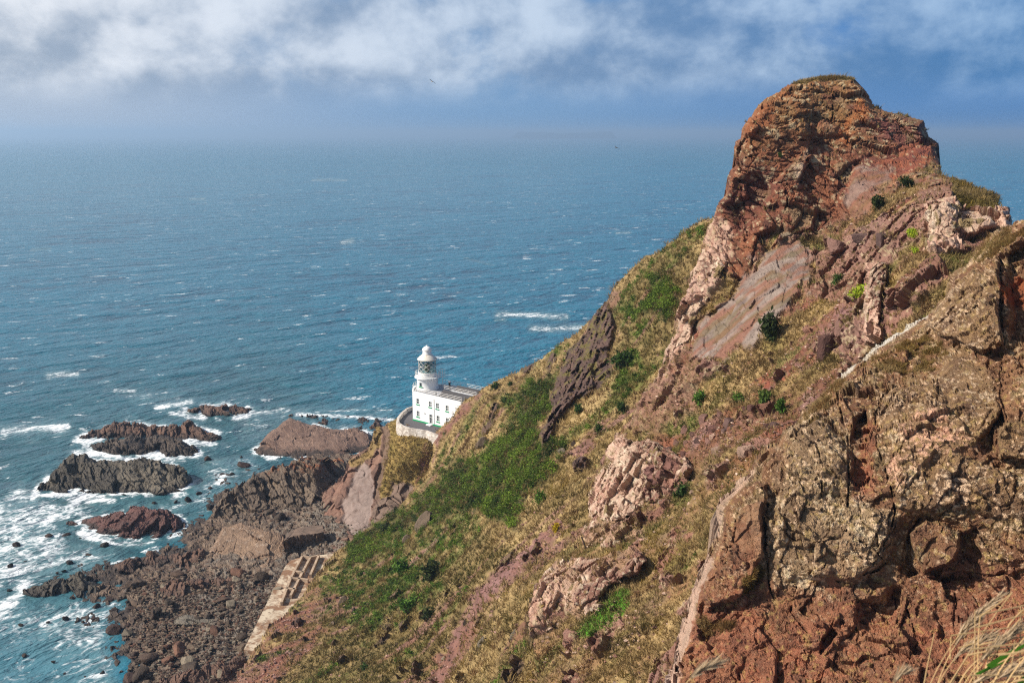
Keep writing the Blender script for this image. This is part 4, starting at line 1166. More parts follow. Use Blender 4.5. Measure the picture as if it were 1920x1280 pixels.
# --- the sea: a grid of rows closing up towards the horizon
def sea_material():
    m = bpy.data.materials.new('sea_water')
    m.use_nodes = True
    n = NT(m.node_tree)
    co = n.n('ShaderNodeTexCoord').outputs['Object']
    fo = n.n('ShaderNodeAttribute', attribute_name='foam').outputs['Fac']
    shl = n.n('ShaderNodeAttribute', attribute_name='shallow').outputs['Fac']
    a = n.noise(n.turned(co, 28, (0.45, 1.2, 1)), 0.040, 3, 0.5, 0.3)
    b = n.noise(n.turned(co, 48, (0.42, 1.0, 1)), 0.13, 4, 0.6, 0.5)
    c = n.noise(n.turned(co, 58, (0.5, 1.0, 1)), 0.40, 4, 0.62, 0.3)
    h = n.math('ADD', n.math('MULTIPLY', a, 4.2), n.math('ADD', n.math('MULTIPLY', b, 2.0), n.math('MULTIPLY', c, 0.8)))
    far = n.n('ShaderNodeVectorMath', {0: co}, operation='LENGTH').outputs['Value']
    bp = n.n('ShaderNodeBump', {'Height': h, 'Strength': n.ramp(far, 450.0, 3500.0, 1.0, 0.45), 'Distance': 1.5})
    # whitecaps: small torn streaks on the crests, scattered in gusts
    cv = n.turned(co, 30, (0.5, 1.0, 1))
    c1 = n.noise(cv, 0.15, 5, 0.62, 0.5)
    c2 = n.noise(co, 0.012, 2, 0.5)
    c3 = n.noise(co, 0.9, 3, 0.6)
    cap = n.ramp(n.math('ADD', c1, n.math('MULTIPLY', c2, 0.16)), 0.70, 0.76)
    cap = n.math('MULTIPLY', cap, n.ramp(c3, 0.35, 0.6))
    # foam round the rocks and in the surf: thick where the swell breaks, lacy further off
    f1 = n.noise(n.turned(co, 35, (0.6, 1.1, 1)), 0.20, 9, 0.70, 1.3)
    vo = n.n('ShaderNodeTexVoronoi', {'Vector': n.vmath('ADD', co, n.vmath('MULTIPLY', n.n('ShaderNodeTexNoise', {'Vector': co, 'Scale': 0.35, 'Detail': 4}).outputs['Color'], (3.5, 3.5, 0))), 'Scale': 0.55}, feature='DISTANCE_TO_EDGE')
    lace = n.ramp(vo.outputs['Distance'], 0.0, 0.30, 0.08, -0.03)
    pat = n.math('ADD', f1, lace)
    thr = n.math('SUBTRACT', 0.90, n.math('MULTIPLY', fo, 0.62))
    foam = n.ramp(n.math('SUBTRACT', pat, thr), -0.10, 0.16)
    foam = n.math('MULTIPLY', foam, n.ramp(fo, 0.02, 0.12))
    foam = n.math('MAXIMUM', foam, n.math('MULTIPLY', cap, 0.85))
    trough, mid, shc = (0.002, 0.042, 0.080), (0.010, 0.138, 0.212), (0.032, 0.092, 0.098)
    g1 = n.noise(n.turned(co, 35, (0.4, 1.0, 1)), 0.014, 4, 0.6, 0.4)
    lump = n.math('ADD', n.math('MULTIPLY', g1, 0.28), n.math('ADD', n.math('MULTIPLY', a, 0.24), n.math('ADD', n.math('MULTIPLY', b, 0.36), n.math('MULTIPLY', c, 0.24))))
    wc = n.mix(n.ramp(lump, 0.43, 0.57), trough, mid)  # crests coloured lighter than troughs, standing in for uneven sky reflection
    wc = n.mix(shl, wc, shc)
    wc = n.mix(n.math('MULTIPLY', fo, 0.55), wc, (0.22, 0.34, 0.36))          # aerated water under the foam
    colr = n.mix(foam, wc, (0.80, 0.83, 0.84))
    rg = n.math('ADD', n.ramp(far, 450.0, 3500.0, 0.16, 0.30), n.math('MULTIPLY', foam, 0.7))
    pb = n.n('ShaderNodeBsdfPrincipled', {'Base Color': colr, 'Roughness': rg, 'IOR': 1.33, 'Normal': bp.outputs[0]})
    n.n('ShaderNodeOutputMaterial', {'Surface': pb})
    return m


FOAM_ZONES = [([(-60, 940), (40, 905), (80, 930), (150, 945), (250, 940), (340, 935), (380, 915), (410, 900), (385, 950), (335, 965), (240, 950), (180, 965), (120, 990), (140, 1012), (200, 1020), (225, 1030), (200, 1062), (130, 1078), (40, 1095), (-60, 1125)], 0.58, 30),
              ([(-60, 1120), (40, 1128), (180, 1125), (220, 1100), (232, 1130), (205, 1200), (215, 1245), (225, 1345), (-60, 1345)], 0.53, 30),
              ([(-60, 1180), (60, 1190), (160, 1230), (190, 1345), (-60, 1345)], -0.20, 60),
              ([(360, 850), (480, 855), (500, 880), (440, 910), (380, 900)], 0.42, 20), ([(440, 790), (520, 770), (560, 785), (520, 800), (480, 840), (455, 830)], 0.40, 20),
              ([(-60, 800), (20, 798), (100, 795), (140, 800), (110, 816), (40, 822), (-60, 815)], 0.66, 14), ([(200, 725), (290, 735), (340, 745), (250, 748)], 0.34, 14),
              ([(270, 745), (340, 735), (400, 745), (320, 765)], 0.30, 12), ([(470, 760), (560, 765), (740, 765), (745, 785), (600, 782), (480, 775)], 0.36, 12)]
FOAM_LINES = [([(160, 925), (125, 962), (85, 980)], 10, 0.95), ([(-30, 1160), (25, 1125), (48, 1092)], 14, 0.85), ([(150, 1000), (202, 1016)], 8, 0.9), ([(205, 1018), (232, 1024), (285, 1016)], 5, 0.8), ([(60, 935), (75, 912), (92, 895)], 8, 0.85),
              ([(100, 925), (150, 938), (210, 938)], 7, 0.8), ([(5, 808), (60, 803), (125, 800)], 7, 0.95), ([(292, 764), (330, 760), (358, 752)], 5, 1.0), ([(318, 775), (345, 778), (385, 784)], 5, 0.95),
              ([(475, 775), (500, 772), (540, 768)], 5, 0.8), ([(138, 826), (165, 830), (192, 824)], 5, 0.9), ([(140, 850), (180, 850), (205, 846)], 7, 0.9), ([(225, 858), (280, 858), (335, 860)], 4, 0.8),
              ([(355, 832), (382, 831)], 4, 0.8), ([(465, 778), (500, 770), (530, 782)], 6, 0.6), ([(555, 778), (620, 779), (690, 783), (738, 786)], 4, 0.9), ([(935, 590), (985, 590), (1062, 594)], 5, 1.0),
              ([(1000, 616), (1040, 617), (1095, 613)], 5, 1.0), ([(215, 733), (252, 733)], 4, 0.9), ([(90, 703), (118, 700), (145, 701)], 4.5, 1.0), ([(585, 338), (615, 337), (650, 338)], 1.4, 0.9), ([(430, 744), (560, 741), (620, 735)], 1.2, 0.5),
              ([(590, 772), (660, 768), (735, 768)], 1.8, 0.75), ([(640, 455), (660, 452)], 3, 0.9), ([(355, 373), (385, 373)], 1.6, 0.8), ([(930, 600), (948, 600)], 2, 0.8), ([(1155, 437), (1182, 436)], 2, 0.9), ([(60, 468), (95, 466)], 1.6, 0.7),
              ([(175, 669), (195, 667)], 2.4, 0.8), ([(870, 484), (925, 497)], 1.5, 0.6), ([(290, 297), (310, 297)], 1, 0.7), ([(670, 560), (690, 558)], 2, 0.7)]


def build_sea():
    rows = list(np.arange(1420, 280, -2.6)) + list(np.arange(280, 262, -1.3))
    r = [t_of_z(y, 0.0) for y in rows]
    yy = [t * (CP + (640 - y) / FOC * SP) for t, y in zip(r, rows)]
    while yy[-1] < 42000:
        yy.append(yy[-1] * 1.12)
    tt = [t for t in r] + [v * 1.0 for v in yy[len(r):]]
    yy = np.array(yy); tt = np.array(tt)
    sx = (np.arange(-520, 2440, 3.4) - 960) / FOC
    X = tt[:, None] * sx[None]
    Y = np.broadcast_to(yy[:, None], X.shape)
    P = np.stack([X, Y, np.zeros_like(X)], -1).reshape(-1, 3)
    px, py = project(P)
    foam = np.zeros(len(P))
    near_ = py > 300
    i = np.nonzero(near_)[0]
    qx, qy = px[i], py[i]
    w = fbm(np.stack([qx / 30, qy / 18, 0 * qx], -1), 4, 61) * 14
    f = np.zeros(len(i))
    for pl, s, soft in FOAM_ZONES:
        f = f + s * sstep(-soft, soft, sdist(qx, qy, pl) + w)
    f = np.clip(f, 0, 0.8)
    for _, ol, _, _ in REEFS[:6]:
        d = -sdist(qx, qy, ol) + w * 0.25
        f = np.maximum(f, 0.75 * sstep(16, 0, d) * sstep(-0.35, 0.25, w / 14 + 0.08))
    for ln, wd, s in FOAM_LINES:
        f = np.maximum(f, s * (0.62 + 0.20 * sstep(600, 900, qy)) * (1 + 0.025 * w) * sstep(2.2, 0.1, ldist(qx, qy, ln) / wd * np.maximum(0.4, 1 + 0.05 * w)))
    foam[i] = f
    sh = np.zeros(len(P))
    sh[i] = np.maximum(sstep(-260, 60, sdist(qx, qy, [(-80, 830), (140, 780), (500, 745), (560, 790), (480, 870), (380, 930), (200, 1100), (-80, 1130)])) * 0.75,
                       np.clip(f * 1.1, 0, 0.8))
    rr = np.hypot(P[:, 0], P[:, 1])
    amp = np.clip(1 - rr / 900, 0, 1)
    P[:, 2] = amp * (fbm(P / np.array([16, 9, 9]), 3, 5) * 0.55 + fbm(P / 3.0, 2, 6) * 0.16) + sstep(0.8, 1.0, foam) * 0.35
    n0, n1 = X.shape
    I = np.arange(n0 * n1).reshape(n0, n1)
    F = np.stack([I[:-1, :-1], I[:-1, 1:], I[1:, 1:], I[1:, :-1]], -1).reshape(-1, 4)
    o = np_mesh('sea', P, F, sea_material(), None, True, extra={'foam': foam, 'shallow': sh})
    tag(o, kind='structure')


build_sea()


# --- far island, a flat-topped mass on the horizon
def build_island():
    V, F = [], []
    xs = np.linspace(955, 1152, 60)
    D = 17500.0
    for k, x in enumerate(xs):
        u = k / 59.0
        prof = sstep(0, 0.10, np.array(u)) * sstep(1.0, 0.93, np.array(u))
        h = 118 * float(prof) * (0.86 + 0.10 * math.sin(u * 7 + 1) + 0.05 * math.sin(u * 23))
        wx = (x - 960) / FOC * D
        for dy, hh in ((-500, -2), (-380, 0.75 * h), (-250, h), (400, h * 1.02), (700, -2)):
            V.append((wx, D + dy, hh))
    for k in range(59):
        for j in range(4):
            a = k * 5 + j
            F.append((a, a + 5, a + 6, a + 1))
    o = np_mesh('island', V, np.array(F), plain_mat('island_turf', (0.02, 0.03, 0.035), 0.9, 0.3, 0.004), None, True)
    tag(o, kind='structure')


build_island()
# ------------------------------------------------------------------ the lighthouse
def empty(name, loc=(0, 0, 0), rz=0.0):
    o = bpy.data.objects.new(name, None)
    o.empty_display_size = 0.5
    COL.objects.link(o)
    o.location = loc
    o.rotation_euler = (0, 0, rz)
    return o


class MB:
    """collects simple solids into one mesh"""
    def __init__(s):
        s.v, s.f = [], []

    def add(s, v, f):
        b = len(s.v)
        s.v += [tuple(p) for p in v]
        s.f += [tuple(i + b for i in q) for q in f]

    def box(s, x0, y0, z0, x1, y1, z1):
        s.add([(x0, y0, z0), (x1, y0, z0), (x1, y1, z0), (x0, y1, z0), (x0, y0, z1), (x1, y0, z1), (x1, y1, z1), (x0, y1, z1)],
              [(0, 3, 2, 1), (4, 5, 6, 7), (0, 1, 5, 4), (1, 2, 6, 5), (2, 3, 7, 6), (3, 0, 4, 7)])

    def prism(s, poly, z0, z1):
        n = len(poly)
        s.add([(x, y, z0) for x, y in poly] + [(x, y, z1) for x, y in poly],
              [tuple(range(n))[::-1], tuple(range(n, 2 * n))] + [(i, (i + 1) % n, (i + 1) % n + n, i + n) for i in range(n)])

    def lathe(s, prof, cx=0, cy=0, seg=32, cap=True):
        m = len(prof)
        v = [(cx + r * math.cos(2 * math.pi * k / seg), cy + r * math.sin(2 * math.pi * k / seg), z) for k in range(seg) for r, z in prof]
        f = [(k * m + j, ((k + 1) % seg) * m + j, ((k + 1) % seg) * m + j + 1, k * m + j + 1) for k in range(seg) for j in range(m - 1)]
        if cap:
            f.append(tuple(k * m for k in range(seg))[::-1]); f.append(tuple(k * m + m - 1 for k in range(seg)))
        s.add(v, f)

    def tube(s, pts, r, seg=6, r1=None):
        pts = [Vector(p) for p in pts]
        n = len(pts)
        rings = []
        up = None
        for i, p in enumerate(pts):
            d = (pts[min(i + 1, n - 1)] - pts[max(i - 1, 0)]).normalized()
            a = d.orthogonal().normalized() if up is None else (up - d * up.dot(d)).normalized()
            up = a
            b = d.cross(a)
            rr = r if r1 is None else r + (r1 - r) * i / max(1, n - 1)
            rings.append([p + (a * math.cos(2 * math.pi * k / seg) + b * math.sin(2 * math.pi * k / seg)) * rr for k in range(seg)])
        v = [q for rg in rings for q in rg]
        f = [(i * seg + k, i * seg + (k + 1) % seg, (i + 1) * seg + (k + 1) % seg, (i + 1) * seg + k) for i in range(n - 1) for k in range(seg)]
        f += [tuple(range(seg))[::-1], tuple((n - 1) * seg + k for k in range(seg))]
        s.add(v, f)

    def build(s, name, mat, parent=None, smooth=False):
        me = bpy.data.meshes.new(name)
        me.from_pydata(s.v, [], s.f)
        me.validate()
        bm = bmesh.new(); bm.from_mesh(me)
        bmesh.ops.recalc_face_normals(bm, faces=bm.faces)
        bm.to_mesh(me); bm.free()
        if smooth:
            me.polygons.foreach_set('use_smooth', [True] * len(me.polygons))
            try:
                me.set_sharp_from_angle(angle=R(40))
            except Exception:
                pass
        me.materials.append(mat)
        o = bpy.data.objects.new(name, me)
        COL.objects.link(o)
        if parent:
            o.parent = parent
        return o


M_WHITE = plain_mat('white_paint', (0.80, 0.80, 0.78), 0.55, 0.05, 0.8)
M_CREAM = plain_mat('rail_paint', (0.76, 0.72, 0.66), 0.5, 0.14, 2.0)
M_GREEN = plain_mat('green_paint', lin(10, 150, 96), 0.5, 0.08, 2.0)
M_GLASSD = plain_mat('window_glass', (0.03, 0.045, 0.05), 0.08, 0.1, 1.0, spec=0.8)
M_SLATE = plain_mat('roof_slate', (0.022, 0.019, 0.022), 0.6, 0.2, 3.0)
M_FLAT = plain_mat('roof_felt', (0.30, 0.30, 0.31), 0.85, 0.15, 1.2)
M_BLACK = plain_mat('flue_iron', (0.02, 0.02, 0.02), 0.5, 0.1, 2.0)
M_TARMAC = plain_mat('yard_tarmac', (0.085, 0.08, 0.085), 0.9, 0.25, 2.5)
M_CONC = plain_mat('old_concrete', lin(190, 164, 138, 0.75), 0.9, 0.35, 0.9, bump=0.4)
M_BRASS = plain_mat('lens_brass', (0.30, 0.22, 0.10), 0.3, 0.2, 3.0, metal=0.6)


def rust_roof_mat():
    m = bpy.data.materials.new('rusty_roof_paint')
    m.use_nodes = True
    n = NT(m.node_tree)
    co = n.n('ShaderNodeTexCoord').outputs['Object']
    st = n.noise(n.mapping(co, scale=(1, 1, 0.35)), 0.9, 5, 0.65, 0.5)
    f = n.ramp(st, 0.56, 0.68)
    colr = n.mix(f, (0.72, 0.66, 0.56), (0.42, 0.17, 0.06))
    pb = n.n('ShaderNodeBsdfPrincipled', {'Base Color': colr, 'Roughness': 0.55})
    n.n('ShaderNodeOutputMaterial', {'Surface': pb})
    return m


def stone_mat():
    m = bpy.data.materials.new('whitewashed_stone')
    m.use_nodes = True
    n = NT(m.node_tree)
    co = n.n('ShaderNodeTexCoord').outputs['Object']
    vo = n.n('ShaderNodeTexVoronoi', {'Vector': n.mapping(co, scale=(1, 1, 1.6)), 'Scale': 1.6}, feature='F1')
    ns = n.noise(co, 0.7, 4, 0.6)
    sep = n.n('ShaderNodeSeparateColor', {0: vo.outputs['Color']})
    colr = n.mix(sep.outputs[0], (0.58, 0.52, 0.45), (0.30, 0.25, 0.21))
    colr = n.mix(n.ramp(ns, 0.48, 0.66, 0.0, 0.7), colr, (0.66, 0.62, 0.57))
    bp = n.n('ShaderNodeBump', {'Height': vo.outputs['Distance'], 'Strength': 0.6, 'Distance': 0.15})
    pb = n.n('ShaderNodeBsdfPrincipled', {'Base Color': colr, 'Roughness': 0.9, 'Normal': bp.outputs[0]})
    n.n('ShaderNodeOutputMaterial', {'Surface': pb})
    return m


M_RUST = rust_roof_mat()
M_STONE = stone_mat()
LH = Vector((-23.3, 225.5, 22.0))
LA = math.atan2(-0.638, 0.77)


def lh_local(p):
    d = Vector(p) - LH
    c, s = math.cos(LA), math.sin(LA)
    return Vector((d.x * c + d.y * s, -d.x * s + d.y * c, d.z))


def railing(path, z, parent, name='railing', h=1.05, step=2.3, mat=None, closed=False, r=0.032):
    m = MB()
    pts = [Vector((x, y, z)) for x, y in path]
    if closed:
        pts.append(pts[0].copy())
    for a, b in zip(pts[:-1], pts[1:]):
        L = (b - a).length
        k = max(1, round(L / step))
        for i in range(k):
            p = a.lerp(b, i / k)
            m.tube([p, p + Vector((0, 0, h))], r * 1.15, 5)
    p = pts[-1]
    m.tube([p, p + Vector((0, 0, h))], r * 1.15, 5)
    for hh in (h, h * 0.66, h * 0.33):
        m.tube([q + Vector((0, 0, hh)) for q in pts], r, 5)
    return m.build(name, mat or M_CREAM, parent)


def build_lighthouse():
    root = empty('lighthouse', LH, LA)
    tag(root, 'white lighthouse with short round tower on a flat roofed house', 'lighthouse')
    H = 6.8
    foot = [(0, 0), (24, 0), (24, 10.3), (3.5, 10.3), (1.5, 9.7), (-0.6, 8.3), (-2.2, 7.0), (-3.0, 5.5), (-3.1, 4.0), (-2.5, 2.7), (-1.2, 1.2)]
    # house walls with real window openings on the long front
    holes = [(1.75, 4.2, 0.9, 1.3), (5.75, 4.2, 0.9, 1.3), (8.05, 4.2, 0.9, 1.3), (11.1, 4.2, 0.9, 1.3), (1.75, 1.2, 0.9, 1.35), (8.2, 1.2, 0.9, 1.35), (11.1, 1.2, 0.9, 1.35), (5.9, 0.25, 1.0, 2.2)]
    w = MB()
    us = sorted({0.0, 24.0} | {round(u - a / 2, 3) for u, z, a, b in holes} | {round(u + a / 2, 3) for u, z, a, b in holes})
    zs = sorted({-3.0, H} | {round(z, 3) for u, z, a, b in holes} | {round(z + b, 3) for u, z, a, b in holes})
    for u0, u1 in zip(us[:-1], us[1:]):
        for z0, z1 in zip(zs[:-1], zs[1:]):
            cu, cz = (u0 + u1) / 2, (z0 + z1) / 2
            if any(abs(cu - u) < a / 2 and z < cz < z + b for u, z, a, b in holes):
                continue
            w.add([(u0, 0, z0), (u1, 0, z0), (u1, 0, z1), (u0, 0, z1)], [(0, 1, 2, 3)])
    for u, z, a, b in holes:
        x0, x1, d = u - a / 2, u + a / 2, 0.22
        w.add([(x0, 0, z), (x1, 0, z), (x1, d, z), (x0, d, z)], [(0, 1, 2, 3)])
        w.add([(x0, 0, z + b), (x1, 0, z + b), (x1, d, z + b), (x0, d, z + b)], [(3, 2, 1, 0)])
        w.add([(x0, 0, z), (x0, 0, z + b), (x0, d, z + b), (x0, d, z)], [(3, 2, 1, 0)])
        w.add([(x1, 0, z), (x1, 0, z + b), (x1, d, z + b), (x1, d, z)], [(0, 1, 2, 3)])
    n = len(foot)
    for i in range(1, n):
        a, b = foot[i], foot[(i + 1) % n]
        w.add([(*a, -3), (*b, -3), (*b, H), (*a, H)], [(0, 1, 2, 3)])
    w.build('wall', M_WHITE, root)
    # parapet and deck
    pa = MB()
    for i in range(n):
        a, b = Vector(foot[i]), Vector(foot[(i + 1) % n])
        d = (b - a).normalized(); nn = Vector((-d.y, d.x))
        o = -nn * 0.06
        q = [a + o, b + o, b + nn * 0.3, a + nn * 0.3]
        pa.add([(*p, H) for p in q] + [(*p, H + 0.28) for p in q], [(0, 3, 2, 1), (4, 5, 6, 7), (0, 1, 5, 4), (1, 2, 6, 5), (2, 3, 7, 6), (3, 0, 4, 7)])
    pa.build('parapet', M_WHITE, root)
    dk = MB(); dk.add([(x, y, H + 0.02) for x, y in foot], [tuple(range(n))])
    dk.build('roof_deck', M_FLAT, root)
    bd = MB(); bd.box(-0.0, -0.05, 6.15, 24, -0.001, 6.32); bd.build('string_course', M_WHITE, root)
    pl = MB(); pl.box(-0.02, -0.06, -0.6, 5.38, -0.003, 0.34); pl.box(6.42, -0.06, -0.6, 16, -0.003, 0.34)
    pl.build('plinth_band', M_GREEN, root)
    for u, z, a, b in holes[:-1]:
        wf = MB()
        x0, x1 = u - a / 2, u + a / 2
        for bx in ((x0, z, x0 + .07, z + b), (x1 - .07, z, x1, z + b), (x0 + .07, z, x1 - .07, z + .07), (x0 + .07, z + b - .07, x1 - .07, z + b), (x0 + .07, z + b / 2 - .03, x1 - .07, z + b / 2 + .03), (u - .03, z + .07, u + .03, z + b / 2 - .03), (u - .03, z + b / 2 + .03, u + .03, z + b - .07)):
            wf.box(bx[0], 0.10, bx[1], bx[2], 0.16, bx[3])
        f = wf.build('window', M_WHITE, root)
        g = MB(); g.add([(x0, .18, z), (x1, .18, z), (x1, .18, z + b), (x0, .18, z + b)], [(0, 1, 2, 3)]); g.build('pane', M_GLASSD, f)
        s = MB(); s.box(x0 - .12, -0.14, z - .2, x1 + .12, 0.06, z - .003); s.build('sill', M_GREEN, f)
    dr = MB(); dr.box(5.42, 0.10, 0.25, 5.50, 0.16, 2.45); dr.box(6.30, 0.10, 0.25, 6.38, 0.16, 2.45); dr.box(5.50, .10, 2.37, 6.30, .16, 2.45); dr.box(5.87, .10, .25, 5.93, .16, 2.37); dr.box(5.5, .10, 1.7, 5.87, .16, 1.77); dr.box(5.93, .10, 1.7, 6.3, .16, 1.77)
    d = dr.build('door', M_WHITE, root)
    g = MB(); g.add([(5.4, .18, .25), (6.4, .18, .25), (6.4, .18, 2.45), (5.4, .18, 2.45)], [(0, 1, 2, 3)]); g.build('pane', M_GLASSD, d)
    st = MB(); st.box(5.2, -1.0, -0.6, 6.6, -0.06, 0.22); st.build('doorstep', M_WHITE, root)
    dp = MB(); dp.tube([(7.0, -0.1, 0.3), (7.0, -0.1, 6.4)], 0.06, 6); dp.build('drainpipe', M_WHITE, root)
    lw = MB(); lw.box(3.9, -0.10, 2.25, 4.15, -0.002, 2.45); lw.build('wall_lamp', M_BLACK, root)
    # dark pitched roof lights on the deck
    for v0, v1 in ((1.1, 4.3), (6.0, 9.2)):
        rl = MB(); vm = (v0 + v1) / 2
        a = [(7.4, v0, H + .05), (7.4, v1, H + .05), (7.4, vm, H + 1.35)]
        b = [(23.4, y, z) for _, y, z in a]
        rl.add(a + b, [(0, 1, 2), (5, 4, 3), (0, 3, 4, 1), (1, 4, 5, 2), (2, 5, 3, 0)])
        rl.build('roof', M_SLATE, root)
    wd = MB(); wd.box(7.4, 4.35, H + .03, 23.4, 5.95, H + .42); wd.build('roof_walkway', M_WHITE, root)
    ch = MB(); ch.lathe([(0.24, H), (0.24, H + 1.5), (0.34, H + 1.5), (0.34, H + 1.62), (0.2, H + 1.66)], 4.6, 7.8, 12); ch.build('chimney', M_BLACK, root, True)
    c2 = MB(); c2.lathe([(0.36, H + 1.66), (0.30, H + 2.0), (0.05, H + 2.1)], 4.6, 7.8, 12); c2.build('chimney_cowl', M_WHITE, root, True)
    c3 = MB(); c3.lathe([(0.12, H), (0.12, H + 1.15), (0.02, H + 1.2)], 7.1, 0.6, 8); c3.build('vent_pipe', M_BLACK, root, True)
    # railings
    railing([(0.1, 0.12), (15.5, 0.12), (15.5, 1.0)], H + .28, root)
    railing([(15.4, 10.15), (3.5, 10.15), (1.5, 9.55), (-0.6, 8.15), (-2.05, 6.9), (-2.85, 5.5), (-2.95, 4.0), (-2.4, 2.8), (-1.1, 1.25), (0.1, 0.12)], H + .28, root)
    railing([(5.3, 5.2), (15.4, 5.2)], H + .42, root)
    railing([(24 - .1, 10.15), (15.4, 10.15)], H + .28, root)
    # tower
    cx, cy = 0.35, 4.75
    tw = MB()
    tw.lathe([(2.62, H), (2.62, H + .3), (2.52, H + .45), (2.48, H + 2.35), (2.62, H + 2.55), (2.95, H + 2.75), (3.05, H + 2.8), (3.05, H + 3.05), (2.2, H + 3.06), (2.15, H + 3.9), (2.22, H + 3.92), (2.22, H + 4.05), (1.6, H + 4.07)], cx, cy, 48)
    tw.build('tower', M_WHITE, root, True)
    gp = [(cx + 2.92 * math.cos(2 * math.pi * k / 20), cy + 2.92 * math.sin(2 * math.pi * k / 20)) for k in range(20)]
    railing(gp, H + 3.05, root, 'gallery_railing', 1.15, 1.1, None, True, 0.035)
    # tower window, on the side towards the camera and left
    cam_l = lh_local((0, 0, 88))
    ang = math.atan2(cam_l.y - cy, cam_l.x - cx) - 0.72
    fr, ps, sl = MB(), MB(), MB()
    def on_tower(mb, a0, a1, z0, z1, r0, r1):
        v = []
        for r in (r0, r1):
            for z in (z0, z1):
                for a in (a0, (a0 + a1) / 2, a1):
                    v.append((cx + r * math.cos(a), cy + r * math.sin(a), z))
        mb.add(v, [(0, 1, 4, 3), (1, 2, 5, 4), (6, 9, 10, 7), (7, 10, 11, 8), (0, 3, 9, 6), (2, 8, 11, 5), (3, 4, 10, 9), (4, 5, 11, 10), (0, 6, 7, 1), (1, 7, 8, 2)])
    on_tower(fr, ang - .19, ang + .19, H + .95, H + 2.0, 2.4, 2.53)
    f = fr.build('window', M_WHITE, root)
    on_tower(ps, ang - .14, ang + .14, H + 1.02, H + 1.93, 2.4, 2.545); ps.build('pane', M_GLASSD, f)
    on_tower(sl, ang - .24, ang + .24, H + .75, H + .95, 2.4, 2.66); sl.build('sill', M_GREEN, f)
    # lantern
    z0, z1 = H + 4.05, H + 7.1
    gl = bpy.data.materials.new('lantern_glass'); gl.use_nodes = True
    nn = NT(gl.node_tree)
    g1 = nn.n('ShaderNodeBsdfGlossy', {'Roughness': 0.05, 'Color': (0.9, 0.95, 1.0)})
    g2 = nn.n('ShaderNodeBsdfTransparent', {'Color': (0.42, 0.56, 0.58)})
    fz = nn.n('ShaderNodeLayerWeight', {'Blend': 0.25})
    mx = nn.n('ShaderNodeMixShader', {0: nn.math('ADD', nn.math('MULTIPLY', fz.outputs[1], 0.25), 0.03), 1: g2.outputs[0], 2: g1.outputs[0]})
    nn.n('ShaderNodeOutputMaterial', {'Surface': mx})
    g = MB(); g.lathe([(2.02, z0), (2.02, z1)], cx, cy, 48, False); lan = g.build('lantern_glass', gl, root, True)
    bars = MB()
    NB = 10
    for k in range(NB):
        for sgn in (-1, 1):
            pts = []
            for j in range(9):
                a = 2 * math.pi * k / NB + sgn * j / 8 * (2 * math.pi / NB) * 3
                pts.append((cx + 2.06 * math.cos(a), cy + 2.06 * math.sin(a), z0 + (z1 - z0) * j / 8))
            bars.tube(pts, 0.045, 4)
    for z in (z0 + .04, (z0 + z1) / 2, z1 - .04):
        bars.tube([(cx + 2.06 * math.cos(2 * math.pi * k / 40), cy + 2.06 * math.sin(2 * math.pi * k / 40), z) for k in range(41)], 0.04, 4)
    bars.build('astragal_bars', M_CREAM, lan)
    op = MB(); op.lathe([(0.45, z0 - .1), (0.5, z0 + .3), (0.72, z0 + .5), (0.8, z0 + 1.0), (0.72, z0 + 1.5), (0.3, z0 + 1.9), (0.1, z0 + 2.2)], cx, cy, 16); op.build('lens', M_BRASS, root, True)
    ro = MB()
    ro.lathe([(1.2, z1 - .02), (2.32, z1 - .02), (2.36, z1 + .1), (2.28, z1 + .2), (1.75, z1 + .75), (1.2, z1 + 1.15), (1.0, z1 + 1.28)], cx, cy, 40)
    ro.build('lantern_roof', M_RUST, root, True)
    cu = MB()
    cu.lathe([(1.0, z1 + 1.26), (1.08, z1 + 1.36), (1.02, z1 + 1.44), (1.04, z1 + 2.15), (1.16, z1 + 2.28), (1.12, z1 + 2.42), (0.95, z1 + 2.75), (0.62, z1 + 3.02), (0.25, z1 + 3.16), (0.14, z1 + 3.2), (0.14, z1 + 3.34), (0.03, z1 + 3.4)], cx, cy, 32)
    cu.build('cupola', M_WHITE, root, True)
    # small emergency light stand on the gallery's right
    right = Vector((0.77, 0.638, 0))   # picture-right in house coordinates
    q = Vector((cx, cy, H + 2.6)) + right * 3.6
    sb = MB()
    for dx in (-0.55, 0.0, 0.55):
        p = q + right * dx
        sb.tube([p, p + Vector((0, 0, 2.1))], 0.05, 5)
    for dz in (0.3, 0.9, 1.5, 2.1):
        sb.tube([q - right * .6 + Vector((0, 0, dz)), q + right * .6 + Vector((0, 0, dz))], 0.05, 5)
    sb.tube([q + Vector((0, 0, 0.3)), Vector((cx, cy, H + 2.9)) + right * 2.6], 0.06, 5)
    sb.tube([q, Vector((q.x, q.y, H + .05))], 0.06, 5)
    sb.build('signal_stand', M_CREAM, root)
    return root


LIGHT = build_lighthouse()

# yard and its curved stone wall
WALLPX = [(776, 761), (764, 765), (754, 773), (747, 782), (745.5, 788), (748, 793), (756, 798), (768, 802), (784, 804.5), (800, 807), (812, 811.5), (830, 819)]


